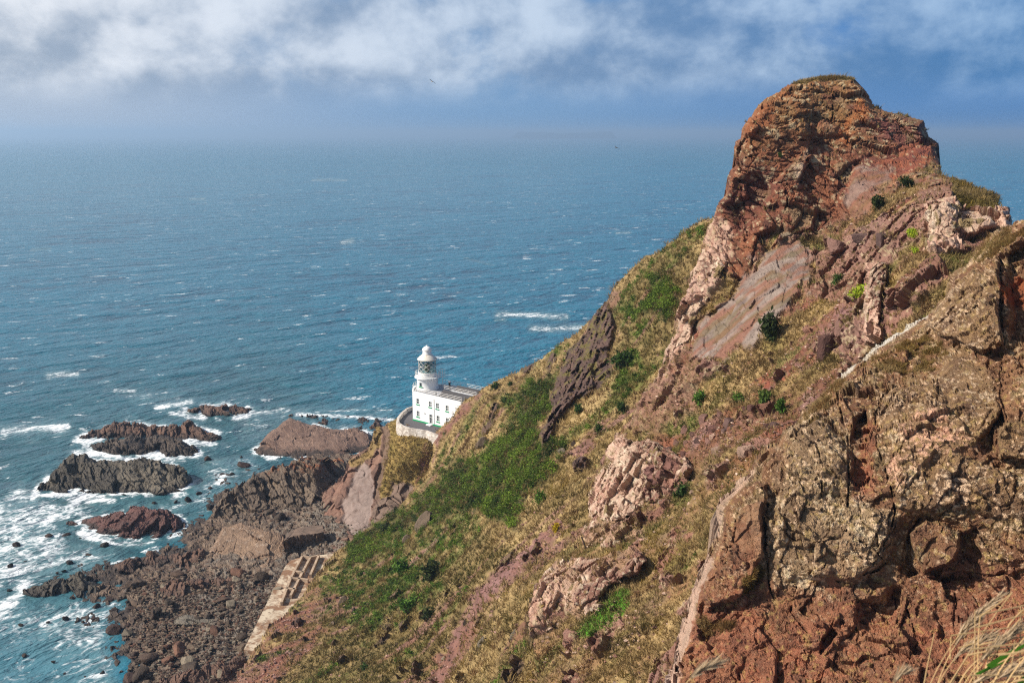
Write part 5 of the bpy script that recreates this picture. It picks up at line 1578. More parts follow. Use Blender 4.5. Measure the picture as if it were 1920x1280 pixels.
def build_yard():
    top = [Vector(at_z(x, y, 22.85)) for x, y in WALLPX]
    cen = Vector((-20, 224, 22.85))
    V, F = [], []
    for i, p in enumerate(top):
        d = (top[min(i + 1, len(top) - 1)] - top[max(i - 1, 0)]).normalized()
        nn = Vector((d.y, -d.x, 0))
        if nn.dot(p - cen) < 0:
            nn = -nn
        for off, z in ((0.28, 22.85), (0.0, 22.856), (-0.28, 22.85), (-0.32, 21.6), (0.75, 16.5), (0.45, 20.5)):
            V.append((p.x + nn.x * off, p.y + nn.y * off, z))
    for i in range(len(top) - 1):
        for j in range(6):
            a, b = i * 6 + j, i * 6 + (j + 1) % 6
            F.append((a, b, b + 6, a + 6))
    F.append(tuple(range(6))); F.append(tuple(range((len(top) - 1) * 6, len(top) * 6))[::-1])
    m = MB(); m.v, m.f = V, F
    o = m.build('boundary_wall', M_STONE)
    tag(o, 'curved whitewashed stone wall around the lighthouse yard', 'wall')
    o['kind'] = 'thing'
    c = at_z(781, 812, 22.0)
    b = MB()
    yard = [(p.x, p.y) for p in top] + [(-9.0, 216.5), (-9.0, 224), (-20, 236)]
    y = MB(); y.prism(yard, 17.0, 22.0)
    yo = y.build('yard_ground', M_TARMAC)
    tag(yo, kind='structure')


build_yard()


# old sea wall with the low walls of a vanished building
def build_quay():
    px = [(632, 1036), (600, 1040), (560, 1045), (545, 1050), (535, 1060), (525, 1080), (457, 1217), (484, 1222), (560, 1190), (660, 1060)]
    zt = 3.4
    top = [at_z(x, y, zt) for x, y in px]
    m = MB()
    m.prism([(p[0], p[1]) for p in top], -1.5, zt)
    mat = bpy.data.materials.new('weathered_concrete'); mat.use_nodes = True
    n = NT(mat.node_tree)
    co = n.n('ShaderNodeTexCoord').outputs['Object']
    a = n.noise(co, 0.35, 6, 0.65, 0.6); b = n.noise(co, 1.7, 5, 0.6)
    colr = n.mix(n.ramp(a, 0.42, 0.58), lin(150, 112, 82, .75), lin(214, 196, 170, .8))
    colr = n.mix(n.ramp(b, 0.5, 0.72), colr, lin(120, 92, 72, .75))
    bp = n.n('ShaderNodeBump', {'Height': b, 'Strength': 0.4, 'Distance': 0.2})
    pb = n.n('ShaderNodeBsdfPrincipled', {'Base Color': colr, 'Roughness': 0.9, 'Normal': bp.outputs[0]})
    n.n('ShaderNodeOutputMaterial', {'Surface': pb})
    o = m.build('sea_wall', mat)
    tag(o, 'long weathered concrete sea wall at the foot of the slope', 'sea wall')
    o['kind'] = 'thing'
    root = empty('ruined_building', at_z(560, 1090, zt))
    tag(root, 'low roofless wall stubs of a vanished building on the sea wall', 'ruin')
    org = root.location
    lines = [[(567, 1047), (545, 1090), (528, 1135)], [(582, 1050), (560, 1092), (545, 1122)], [(598, 1046), (582, 1083)],
             [(567, 1047), (582, 1050), (598, 1046)], [(553, 1076), (571, 1078)], [(546, 1089), (563, 1090), (578, 1092)], [(537, 1108), (555, 1110)]]
    for ln in lines:
        mb = MB()
        P = [Vector(at_z(x, y, zt)) - org for x, y in ln]
        for a, b in zip(P[:-1], P[1:]):
            d = (b - a); d.z = 0; d.normalize(); nn = Vector((-d.y, d.x, 0)) * 0.22
            q = [a - nn, b - nn, b + nn, a + nn]
            mb.add([(p.x, p.y, 0.0) for p in q] + [(p.x, p.y, 0.75) for p in q], [(0, 3, 2, 1), (4, 5, 6, 7), (0, 1, 5, 4), (1, 2, 6, 5), (2, 3, 7, 6), (3, 0, 4, 7)])
        mb.build('wall_stub', M_CONC, root)


build_quay()


def build_cut():
    """squared rock step behind the sea wall, its cut face in shade"""
    zt = 4.6
    front = [(533, 1013), (541, 1008), (550, 1005), (562, 1004), (578, 1001), (592, 1000), (607, 996)]
    back = [(604, 984), (580, 986), (556, 990), (540, 998)]
    rs = np.random.default_rng(5)
    m = MB()
    fp = [at_z(x, y, zt) for x, y in front]
    ft = []
    for a, b in zip(fp[:-1], fp[1:]):
        for k in range(6):
            ft.append(a + (b - a) * k / 6 + rs.normal(size=3) * np.array([.16, .16, .08]))
    ft.append(fp[-1])
    bk = [at_z(x, y, zt) for x, y in back]
    n = len(ft)
    rows = [ft]
    for k in range(1, 9):
        rows.append([p + np.array([rs.normal() * .16, rs.normal() * .16 + 0.05 * k, -0.62 * k]) for p in ft])
    v = [tuple(p) for r in rows for p in r]
    f = [(r * n + i, (r + 1) * n + i, (r + 1) * n + i + 1, r * n + i + 1) for r in range(8) for i in range(n - 1)]
    b0 = len(v)
    v += [tuple(p) for p in bk]
    f.append(tuple(range(n)) + tuple(range(b0, b0 + 4)))
    v += [(p[0], p[1] + 1, -0.5) for p in bk]
    ring = [0 + n - 1, b0, b0 + 1, b0 + 2, b0 + 3, 0]
    low = [8 * n + n - 1, b0 + 4, b0 + 5, b0 + 6, b0 + 7, 8 * n]
    for i in range(5):
        f.append((ring[i], low[i], low[i + 1], ring[i + 1]))
    m.add(v, f)
    o = m.build('shore_rock', plain_mat('cut_rock', c_(128, 106, 90), 0.9, 0.4, 0.8, bump=0.8))
    tag(o, 'squared rock step with a dark cut face behind the sea wall', 'rock')


build_cut()
# ------------------------------------------------------------------ vegetation and loose rock
def pick(S, wgt, n, tpow=1.0):
    w = np.clip(wgt, 0, None) * (S.t / S.t.mean()) ** tpow
    w = w / w.sum()
    return RNG.choice(len(w), n, p=w)


def unit(v):
    return v / (np.linalg.norm(v, axis=-1, keepdims=True) + 1e-12)


def blades(P, N, col, nb, length, width, spread=0.55, up=0.7, drop=0.25, jit=0.15):
    """tufts of flat tapering blades, bent over halfway"""
    k = len(P) * nb
    p = np.repeat(P, nb, 0) + RNG.normal(size=(k, 3)) * jit * np.array([1, 1, 0.3])
    n = np.repeat(N, nb, 0)
    d0 = unit(n * 0.45 + np.array([0.12, 0.1, up]) + RNG.normal(size=(k, 3)) * spread)
    L = (np.repeat(length if np.ndim(length) else np.full(len(P), length), nb) * RNG.uniform(0.55, 1.25, k))[:, None]
    d1 = unit(d0 + np.array([0.25, 0.12, -drop]) + n * 0.1 + RNG.normal(size=(k, 3)) * 0.2)
    sdv = unit(np.cross(d0, RNG.normal(size=(k, 3)))) * (np.repeat(width if np.ndim(width) else np.full(len(P), width), nb) * RNG.uniform(0.6, 1.2, k))[:, None]
    a, b = p - sdv * 0.5 - n * 0.05, p + sdv * 0.5 - n * 0.05
    m = p + d0 * L * 0.55
    c, d = m - sdv * 0.38, m + sdv * 0.38
    e = m + d1 * L * 0.5
    V = np.stack([a, b, d, c, e], 1).reshape(-1, 3)
    i = np.arange(k)[:, None] * 5
    cc = np.repeat(col, nb, 0) * RNG.uniform(0.72, 1.25, (k, 1))
    return V, i + np.array([[0, 1, 2, 3]]), i + np.array([[3, 2, 4]]), np.repeat(cc, 5, 0)


def leaves(P, col, nl, rad, size, up=0.5):
    k = len(P) * nl
    r = np.repeat(rad if np.ndim(rad) else np.full(len(P), rad), nl)[:, None]
    o = unit(RNG.normal(size=(k, 3))) * RNG.uniform(0.2, 1.0, (k, 1)) * r
    o[:, 2] = np.abs(o[:, 2]) * up * 1.6 - 0.1
    p = np.repeat(P, nl, 0) + o
    u = unit(RNG.normal(size=(k, 3))); v = unit(np.cross(u, RNG.normal(size=(k, 3))))
    s = (np.repeat(size if np.ndim(size) else np.full(len(P), size), nl) * RNG.uniform(0.5, 1.3, k))[:, None]
    V = np.stack([p - u * s, p + v * s * 0.45, p + u * s, p - v * s * 0.45], 1).reshape(-1, 3)
    i = np.arange(k)[:, None] * 4
    return V, i + np.array([[0, 1, 2, 3]]), np.repeat(np.repeat(col, nl, 0) * RNG.uniform(0.55, 1.4, (k, 1)), 4, 0)


def cat(parts, name, tri=True):
    V, Q, T, C, b = [], [], [], [], 0
    for pt in parts:
        V.append(pt[0]); C.append(pt[-1])
        Q.append(pt[1] + b)
        if len(pt) == 4:
            T.append(pt[2] + b)
        b += len(pt[0])
    return np_mesh(name, np.concatenate(V), [np.concatenate(Q)] + ([np.concatenate(T)] if T else []), M_LEAF, np.concatenate(C))


def grass_colours(P, Zg, Zo=None):
    n = len(P)
    n1, n2 = streak(P, 3.0, 12.0, 401), fbm(P / 1.5, 3, 402)
    c = lerp(lerp(np.broadcast_to(c_(150, 124, 78), (n, 3)), c_(204, 176, 124), 0.4 + n1 + 0.8 * n2), c_(118, 84, 52), sstep(0.0, 0.45, streak(P, 1.6, 7.0, 403)) * 0.9)
    c = lerp(c, c_(112, 100, 50), sstep(0.05, 0.45, fbm(P / 3.5, 4, 404)) * 0.8)
    c = lerp(c, c_(150, 124, 40), sstep(0.2, 0.4, fbm(P / 3.0, 3, 405)) * 0.5)
    if Zo is not None:
        c = lerp(c, lerp(np.broadcast_to(c_(112, 92, 46), (n, 3)), c_(90, 90, 40), 0.5 + n2), Zo * (0.7 + 0.8 * n1))
    c = c * (1 + 0.55 * np.clip(streak(P, 1.3, 3.5, 406) + 0.6 * fbm(P / 5.0, 3, 407), -0.8, 0.8))[:, None]
    g = lerp(np.broadcast_to(c_(82, 100, 38), (n, 3)), c_(112, 134, 50), 0.3 + n2)
    return lerp(c, g, Zg * (0.55 + 0.6 * n2))


Zh, Zc, Zn = hill.Z, crag.Z, near.Z
prt = []
i = pick(hill, Zh['grass'] * (1 - 0.8 * Zh['gorse']) + 0.08 * Zh['soil'] + 0.05 * Zh['rock'], 21000, 1.3)
prt.append(blades(hill.P[i], hill.N[i], grass_colours(hill.P[i], Zh['green'][i] * 0.9, Zh['olive'][i]), 6, RNG.uniform(0.3, 0.75, len(i)) * (1 + 0.8 * sstep(0.1, 0.5, fbm(hill.P[i] / 2.0, 3, 421))), 0.10))
i = pick(crag, Zc['grass'] * (1 - Zc['knoll'] * 0.3) + 0.10 * Zc['soil'] + 0.03 * Zc['rock'] * (1 - Zc['slab']), 17000, 1.3)
prt.append(blades(crag.P[i], crag.N[i], grass_colours(crag.P[i], np.maximum(Zc['green'][i] * 0.8, Zc['lush'][i])), 6, RNG.uniform(0.2, 0.5, len(i)) * (1 + 0.9 * sstep(0.1, 0.5, fbm(crag.P[i] / 1.4, 3, 422))), 0.065, jit=0.12))
i = pick(crag, Zc['top'] + 0.5 * Zc['knoll'], 1500, 0)
prt.append(blades(crag.P[i], crag.N[i], lerp(grass_colours(crag.P[i], np.zeros(len(i))), c_(104, 92, 36), np.full(len(i), 0.5)), 6, RNG.uniform(0.2, 0.42, len(i)), 0.06))
i = pick(near, Zn['grass'], 4200, 1.0)
prt.append(blades(near.P[i], near.N[i], lerp(grass_colours(near.P[i], RNG.uniform(0, 0.5, len(i))), c_(132, 88, 44), RNG.uniform(0, 0.7, len(i))), 6, RNG.uniform(0.12, 0.32, len(i)), 0.03, jit=0.06))
i = pick(prom, prom.Z['grass'] + 0.35 * prom.Z['crest'], 1500, 0)
prt.append(blades(prom.P[i], prom.N[i], lerp(grass_colours(prom.P[i], np.zeros(len(i))), c_(172, 146, 78), np.full(len(i), 0.5)), 5, RNG.uniform(0.35, 0.8, len(i)), 0.14))
tag(cat(prt, 'grass'), 'dry tan and olive grass over the slopes', kind='stuff')

def thicket(S, wgt, nb, nl, r0, r1, c0, c1, c2, leaf):
    i = pick(S, wgt, nb, 0.6)
    r = RNG.uniform(r0, r1, len(i))
    k = fbm(S.P[i] / 5.0, 3, 411)
    f = np.clip(RNG.uniform(0, 1, len(i)) * 0.7 + 0.15 + k, 0, 1)
    c = lerp(lerp(np.broadcast_to(c0, (len(i), 3)), c1, f), c2, (RNG.uniform(0, 1, len(i)) < 0.16) * 0.85)
    return leaves(S.P[i] + np.array([0, 0, 0.15]) + S.N[i] * 0.15, c, nl, r, leaf, 0.75)


prt = [thicket(hill, Zh['gorse'] ** 2, 1500, 85, 0.5, 1.2, c_(54, 70, 26), c_(122, 146, 46), c_(120, 98, 58), 0.15)]
prt.append(thicket(hill, Zh['green'] ** 2 * (1 - Zh['gorse']), 620, 70, 0.35, 0.8, c_(72, 98, 32), c_(120, 150, 50), c_(128, 108, 58), 0.13))
i = pick(hill, Zh['green'] ** 2 * (1 - Zh['gorse']), 3600, 1.0)
prt.append(leaves(hill.P[i], lerp(np.broadcast_to(c_(70, 92, 32), (len(i), 3)), c_(106, 130, 46), RNG.uniform(0, 1, len(i))), 7, 0.4, 0.15, 0.6))
i = pick(crag, Zc['green'] ** 2 + Zc['lush'], 1500, 1.0)
prt.append(leaves(crag.P[i], lerp(np.broadcast_to(c_(76, 100, 34), (len(i), 3)), c_(120, 158, 48), np.clip(RNG.uniform(-.3, .7, len(i)) + Zc['lush'][i], 0, 1)), 7, 0.28, 0.10, 0.6))
tag(cat(prt, 'undergrowth'), 'dense dark green gorse and bramble cover', kind='stuff')


# --- single shrubs one can point at
def make_shrub(S, px, py, w_px, h_px, c0, c1, label, nl=420, leaf=0.1, lean=0.0):
    p, nrm = look(S, px, py)
    t = (p[1]) / 1.0
    w = w_px / FOC * t; h = h_px / FOC * t
    root = empty('shrub', p)
    tag(root, label, 'shrub', 'shrubs on the headland slopes')
    k = nl
    blob = unit(RNG.normal(size=(12, 3))) * RNG.uniform(0.2, 0.75, (12, 1))
    q = blob[RNG.integers(0, 12, k)] + RNG.normal(size=(k, 3)) * 0.24
    q = q * np.array([w / 2, w / 2, h / 2]) + np.array([0, 0, h * 0.42])
    q[:, 2] = np.maximum(q[:, 2], -0.1 * h)
    q[:, 0] += lean * q[:, 2]
    base = q - nrm * 0.0
    u = unit(RNG.normal(size=(k, 3)) + np.array([0, 0, 0.8])); v = unit(np.cross(u, RNG.normal(size=(k, 3))))
    s = leaf * RNG.uniform(0.6, 1.4, (k, 1)) * max(w, h) * 0.9
    V = np.stack([base - u * s, base + v * s * 0.4, base + u * s, base - v * s * 0.4], 1).reshape(-1, 3)
    F = np.arange(k)[:, None] * 4 + np.array([[0, 1, 2, 3]])
    col = np.repeat(c0 + (c1 - c0) * RNG.uniform(0, 1, (k, 1)), 4, 0)
    np_mesh('foliage', V, F, M_LEAF, col, parent=root)
    st = MB()
    for a in range(5):
        e = q[RNG.integers(0, k)]
        st.tube([(0, 0, -0.2), tuple(e * 0.5), tuple(e)], 0.03 * max(w, 0.4), 4, 0.01 * max(w, 0.4))
    st.build('stem', M_STEM, root)


M_STEM = plain_mat('woody_stem', c_(110, 84, 62), 0.9, 0.2, 6)
DG, DG2, BG, BG2, YG, YG2, YW = c_(48, 60, 30), c_(76, 88, 40), c_(74, 106, 38), c_(108, 146, 52), c_(150, 180, 40), c_(200, 210, 60), c_(224, 190, 24)
SHRUBS = [(crag, 1446, 640, 40, 62, DG, DG2, 'tall dark green bush beside the lower end of the grey rock slab'),
          (crag, 1306, 756, 24, 40, BG, BG2, 'bright green upright tuft above the row of square blocks'),
          (crag, 1384, 752, 26, 22, BG, BG2, 'low bright green clump between two taller green tufts'),
          (crag, 1432, 758, 28, 44, c_(70, 96, 36), c_(108, 130, 56), 'tall pale green feathery bush right of the square blocks'),
          (crag, 1464, 776, 28, 36, BG, BG2, 'bright green feathery bush beside the near cliff crest'),
          (crag, 1612, 560, 40, 34, YG, YG2, 'yellow green leafy bush against the pale standing rock'),
          (crag, 1575, 540, 26, 22, BG, DG2, 'small dark green tuft left of the yellow green bush'),
          (crag, 1700, 352, 34, 26, DG, DG2, 'rounded dark green bush at the right foot of the red slab'),
          (crag, 1645, 392, 28, 36, DG, DG2, 'dark green bush at the lower foot of the red slab'),
          (crag, 1712, 444, 30, 18, YG, YG2, 'yellow green creeping leaves left of the pale summit rocks'),
          (crag, 1718, 478, 18, 14, YG, YG2, 'small yellow green plant below the pale summit rocks'),
          (crag, 1280, 935, 36, 34, DG, BG, 'green bush tucked under the red brown rock face'),
          (crag, 1459, 304, 9, 12, BG, DG2, 'tiny green plant on the face of the rock stack'),
          (hill, 1012, 945, 34, 30, c_(90, 118, 40), BG2, 'light green bush right of the gorse thicket'),
          (hill, 1045, 1002, 22, 24, c_(170, 150, 24), YW, 'bright yellow flowering bush on the bare slope'),
          (hill, 930, 730, 20, 18, DG, BG, 'small dark bush on the ridge line above the lighthouse roof'),
          (hill, 956, 726, 14, 14, DG, BG, 'second small bush further up the ridge line'),
          (hill, 946, 756, 20, 14, BG, DG2, 'low green bush beside the grey rock streak'),
          (hill, 1084, 776, 26, 26, DG, BG, 'dark green bush at the foot of the dark buttress'),
          (hill, 1124, 812, 18, 24, DG, BG, 'narrow green bush alone in tan grass under the buttress'),
          (hill, 1164, 772, 28, 26, DG, BG, 'dark olive bush between the buttress and the pale rib'),
          (hill, 1170, 690, 56, 34, DG, BG, 'wide green bush beside the top of the dark buttress'),
          (hill, 808, 1090, 44, 52, DG, DG2, 'large dark green bush amid the bright green patch'),
          (hill, 800, 1160, 34, 32, DG, DG2, 'round dark green bush below the bright green patch'),
          (hill, 764, 1150, 40, 44, BG, BG2, 'bright green fan of grass below the large dark bush'),
          (hill, 755, 1075, 34, 40, c_(70, 104, 34), BG2, 'mid green bush left of the large dark bush'),
          (hill, 682, 1252, 22, 16, BG, DG2, 'small green bush low on the grassy slope'),
          (hill, 725, 1000, 26, 24, DG, DG2, 'dark green bush at the lower end of the gorse thicket')]
for a in SHRUBS:
    make_shrub(*a)


# --- loose rocks
def rock_mat(name):
    m = surf_mat(name, 1.6, bump=0.6, dist=0.2, rough=0.8)
    t = m.node_tree
    pb = [x for x in t.nodes if x.type == 'BSDF_PRINCIPLED'][0]
    src = pb.inputs['Base Color'].links[0].from_socket
    oi = t.nodes.new('ShaderNodeObjectInfo')
    mr = t.nodes.new('ShaderNodeMapRange'); t.links.new(oi.outputs['Random'], mr.inputs[0])
    mr.inputs[3].default_value = 0.7; mr.inputs[4].default_value = 1.35
    vm = t.nodes.new('ShaderNodeVectorMath'); vm.operation = 'SCALE'
    t.links.new(src, vm.inputs[0]); t.links.new(mr.outputs[0], vm.inputs['Scale'])
    t.links.new(vm.outputs[0], pb.inputs['Base Color'])
    return m


M_BOULDER = rock_mat('boulder_rock')


def rock_shape(seed, sub=3, planes=13, box=0.0, rough=0.05):
    rs = np.random.default_rng(seed)
    bm = bmesh.new()
    bmesh.ops.create_icosphere(bm, subdivisions=sub, radius=1.0)
    V = np.array([v.co[:] for v in bm.verts]); F = np.array([[v.index for v in f.verts] for f in bm.faces])
    bm.free()
    if box:
        n = np.array([[1, 0, 0], [-1, 0, 0], [0, 1, 0], [0, -1, 0], [0, 0, 1], [0, 0, -1]], float) + rs.normal(size=(6, 3)) * 0.13
        n = np.r_[unit(n), unit(rs.normal(size=(4, 3)))]
        d = np.r_[rs.uniform(0.5, 0.85, 6), rs.uniform(0.7, 0.95, 4)]
    else:
        n = unit(rs.normal(size=(planes, 3))); d = rs.uniform(0.5, 0.95, planes)
    dt = V @ n.T
    r = np.where(dt > 0.05, d[None] / np.maximum(dt, 0.05), 9).min(1)
    r = np.minimum(r, 1.25)
    V = V * r[:, None]
    V = V * (1 + rough * fbm(V * 2.2 + seed, 3, seed)[:, None] * 1.5)
    return V, F


def rock_proto(name, seed, col, sub=3, box=0.0):
    V, F = rock_shape(seed, sub, 13, box)
    c = lerp(np.broadcast_to(col, (len(V), 3)), col * 0.6, 0.4 + fbm(V * 1.8 + 3 * seed, 3, seed))
    o = np_mesh(name, V, F, M_BOULDER, c)
    me = o.data
    bpy.data.objects.remove(o)
    return me


SHCOLS = [c_(110, 90, 74), c_(94, 74, 60), c_(134, 114, 94), c_(120, 86, 68), c_(82, 68, 56), c_(146, 132, 112)]
PROTO = [rock_proto('boulder', 500 + k, SHCOLS[k % 6], 3) for k in range(18)]
PROTO_WET = [rock_proto('boulder', 540 + k, (c_(62, 50, 44), c_(76, 58, 50), c_(52, 46, 42))[k % 3], 3) for k in range(9)]
BLKCOL = [c_(150, 112, 98), c_(120, 92, 84), c_(196, 160, 138), c_(112, 78, 68)]
PROTO_BLK = [rock_proto('block', 570 + k, BLKCOL[k % 4], 3, 1.0) for k in range(8)]


def put_rock(me, p, size, label, group=None, name='boulder', flat=0.7, rot=None, sink=0.3):
    o = bpy.data.objects.new(name, me)
    COL.objects.link(o)
    s = np.atleast_1d(size)
    sc = np.array([s[0], s[0] * RNG.uniform(0.65, 1.0), s[0] * RNG.uniform(flat * 0.7, flat * 1.2)]) if len(s) == 1 else s
    o.scale = sc
    o.rotation_euler = rot if rot is not None else (RNG.uniform(-.35, .35), RNG.uniform(-.35, .35), RNG.uniform(0, 6.28))
    o.location = (p[0], p[1], p[2] + sc[2] * (0.5 - sink))
    tag(o, label, 'boulder', group)
    return o


# rocks awash in the surf
SURF = [(391, 862, 14), (452, 858, 7), (457, 873, 18), (434, 890, 13), (395, 915, 8), (352, 938, 16), (288, 943, 9), (93, 1005, 14), (124, 1003, 14), (150, 1009, 6), (33, 1023, 15), (196, 1024, 16),
        (20, 1061, 14), (18, 1108, 10), (130, 1056, 13), (107, 1074, 6), (48, 1052, 6), (122, 1160, 12), (90, 1166, 6), (38, 1172, 10), (45, 1229, 12), (207, 1124, 16), (180, 1138, 13), (214, 1144, 14), (176, 1158, 10), (210, 1215, 12),
        (192, 1262, 12), (155, 1166, 7), (120, 1070, 8), (330, 940, 9), (372, 925, 10), (405, 900, 8), (100, 1240, 7), (160, 1270, 9), (120, 1262, 5), (60, 905, 3)]
for x, y, w in SURF[:-1]:
    p = at_z(x, y, 0.0)
    s = w / FOC * p[1] * 0.62
    put_rock(PROTO_WET[RNG.integers(0, 9)], p, s, 'wet dark boulder standing in the foaming surf', 'wet boulders in the surf', sink=0.35, flat=0.7)

# boulder shore: about two hundred stones big enough to tell apart
ok = (shore.P[:, 2] > 0.15) & (shore.py > 880) & (shore.py < 1290)
dens = np.where(ok, 1.0, 0.0) * np.where(sdist(shore.px, shore.py, [(240, 1090), (470, 1080), (530, 1060), (470, 1200), (440, 1290), (230, 1290), (210, 1180)]) > 0, 1.0, 0.35)
dens *= np.where(sdist(shore.px, shore.py, SHOREROCKS[2][1]) > -4, 0.0, 1.0)
i = pick(shore, dens, 235, 0)
for k, j in enumerate(i):
    s = 0.42 * (1 - RNG.uniform(0, 0.95)) ** -0.55
    s = min(s, 1.9)
    wet = shore.P[j, 2] < 0.7
    big = s > 0.8
    me = (PROTO_WET[RNG.integers(0, 9)] if wet and RNG.uniform() < 0.7 else PROTO[RNG.integers(0, 18)])
    put_rock(me, shore.P[j], s, 'large angular boulder lying among smaller stones on the shore' if big else 'small brown or grey boulder on the stony shore', 'large shore boulders' if big else 'small shore boulders')
for x, y, w, lab in ((335, 1222, 30, 'largest tilted dark boulder on the lower shore'), (352, 1242, 34, 'big rounded brown boulder beside the tilted dark one'), (278, 1235, 30, 'long flat dark boulder left of the rounded brown one'),
                     (522, 973, 22, 'squat dark boulder below the orange lichened rock'), (507, 962, 14, 'small pointed boulder on the squat dark boulder'), (490, 1085, 26, 'dark rugged boulder between slab and sea wall'),
                     (418, 1130, 20, 'square dark boulder on the middle of the shore'), (317, 1136, 20, 'brown angular boulder near the middle of the shore'), (408, 1180, 22, 'reddish boulder touching the low grey slab'),
                     (290, 1160, 22, 'dark boulder at the edge of the wet shore'), (215, 1185, 34, 'tall black boulder at the water edge'), (262, 1270, 36, 'long brown boulder near the lower edge of the shore')):
    q, _ = look(shore, x, y)
    put_rock(PROTO[RNG.integers(0, 18)] if 'black' not in lab else PROTO_WET[1], q, w / FOC * q[1] * 0.6, lab, flat=0.8, sink=0.25)

# shingle
def shingle(S, idx, smin, smax, cols, name):
    V0, F0 = rock_shape(801, 1, 8, 0, 0.0)
    n = len(idx)
    s = RNG.uniform(smin, smax, (n, 1, 1)) * (1 - RNG.uniform(0, 0.9, (n, 1, 1))) ** -0.3
    a = RNG.uniform(0, 6.28, n)
    ca, sa = np.cos(a), np.sin(a)
    Rm = np.zeros((n, 3, 3)); Rm[:, 0, 0] = ca; Rm[:, 0, 1] = -sa; Rm[:, 1, 0] = sa; Rm[:, 1, 1] = ca; Rm[:, 2, 2] = RNG.uniform(0.5, 0.8, n)
    V = np.einsum('nij,vj->nvi', Rm, V0) * s + S.P[idx][:, None] + np.array([0, 0, 0.05])
    F = (np.arange(n)[:, None, None] * len(V0) + F0[None]).reshape(-1, 3)
    C = np.array(cols)[RNG.integers(0, len(cols), n)] * RNG.uniform(0.7, 1.3, (n, 1))
    return np_mesh(name, V.reshape(-1, 3), F, M_BOULDER, np.repeat(C, len(V0), 0))


d2 = dens * sstep(0.3, 1.0, shore.P[:, 2])
tag(shingle(shore, pick(shore, d2, 6500, 0), 0.10, 0.26, SHCOLS, 'pebbles'), 'grey brown shingle between the boulders', kind='stuff')
sc_i = pick(crag, Zc['soil'] + 0.15 * Zc['grass'], 2600, 0.6)
tag(shingle(crag, sc_i, 0.05, 0.16, [c_(150, 108, 92), c_(176, 140, 122), c_(108, 78, 68), c_(200, 170, 150)], 'scree'), 'small loose stones on the bare soil', kind='stuff')
sc_i = pick(hill, Zh['soil'] + Zh['red'] + 0.06 * Zh['grass'], 2200, 0.6)
tag(shingle(hill, sc_i, 0.06, 0.22, [c_(140, 104, 94), c_(160, 126, 112), c_(100, 74, 66)], 'scree'), 'small loose stones on the bare soil', kind='stuff')

# square blocks below the middle of the crag
BLOCKS = [(1279, 801, 18), (1316, 782, 26), (1336, 801, 22), (1364, 789, 26), (1388, 772, 20), (1396, 760, 14), (1413, 769, 16), (1307, 826, 14), (1325, 824, 16), (1333, 816, 18), (1279, 824, 14), (1282, 848, 16),
          (1357, 808, 16), (1452, 796, 18), (1249, 842, 22), (1262, 826, 16), (1296, 812, 16), (1348, 774, 16), (1375, 800, 14), (1232, 858, 22), (1244, 872, 18), (1220, 846, 20), (1206, 860, 20)]
for x, y, w in BLOCKS:
    q, _ = look(crag, x, y)
    s = w / FOC * q[1] * 0.62
    put_rock(PROTO_BLK[RNG.integers(0, 8)], q, np.array([s, s * RNG.uniform(.7, 1), s * RNG.uniform(.7, 1)]), 'squared reddish block in the broken ledge across the slope', 'squared blocks in the broken ledge', 'rock_block', rot=(RNG.uniform(-.3, .3), RNG.uniform(-.3, .3), RNG.uniform(0.3, 1.0)), sink=0.5)
for S, x, y, wx, hy, lab, c in ((crag, 1556, 652, 34, 60, 'tall upright red block beside the pale standing rock', 3), (crag, 1582, 625, 26, 44, 'red upright block leaning on the pale standing rock', 0),
                                (crag, 1400, 852, 34, 40, 'pale pinkish boulder half sunk above the near cliff edge', 2), (crag, 1345, 844, 26, 18, 'flat pinkish stone on the grass below the square blocks', 2),
                                (crag, 1440, 800, 20, 26, 'dark red block near the crest of the near cliff', 3), (crag, 1580, 470, 40, 34, 'reddish boulder in the bed of tilted rocks under the stack', 0),
                                (crag, 1625, 450, 44, 22, 'long tilted slab below the dark green bushes', 1), (crag, 1660, 460, 20, 40, 'grey upright flake on the slope under the stack', 1)):
    q, _ = look(S, x, y)
    k = q[1] / FOC
    put_rock(PROTO_BLK[c], q, np.array([wx * k * .6, wx * k * .5, hy * k * .6]), lab, None, 'rock_block', rot=(RNG.uniform(-.2, .2), RNG.uniform(-.2, .2), RNG.uniform(0.3, 1.0)), sink=0.5)
for x, y, wx, hy, lab, c in ((797, 986, 24, 44, 'tall grey brown slab rock standing in the green slope', 2), (763, 1013, 12, 16, 'small pale rock left of the tall slab rock', 2), (908, 832, 16, 18, 'grey boulder at the edge of the gorse thicket', 2),
                             (645, 1130, 12, 18, 'grey rock half buried above the red soil', 2), (664, 1148, 12, 22, 'upright grey rock below the half buried one', 4), (624, 1172, 8, 12, 'small pale stone on the red soil', 2),
                             (830, 1232, 10, 14, 'thin pale stone at the lower end of the scree strip', 5), (872, 1166, 12, 18, 'dark stone lying on the mauve scree strip', 4), (1075, 832, 14, 16, 'dark rock at the lower tip of the buttress', 4),
                             (905, 1205, 14, 26, 'pale lichened rock standing low on the grass slope', 5), (962, 1190, 10, 26, 'thin pale fin of rock in the lower grass', 5), (1057, 846, 22, 12, 'pale flat stone in the grass below the buttress', 5)):
    q, _ = look(hill, x, y)
    k = q[1] / FOC
    put_rock(PROTO[c], q, np.array([wx * k * .6, wx * k * .5, hy * k * .6]), lab, None, 'boulder', rot=(0.1, 0.35, RNG.uniform(0, 1)), sink=0.45)

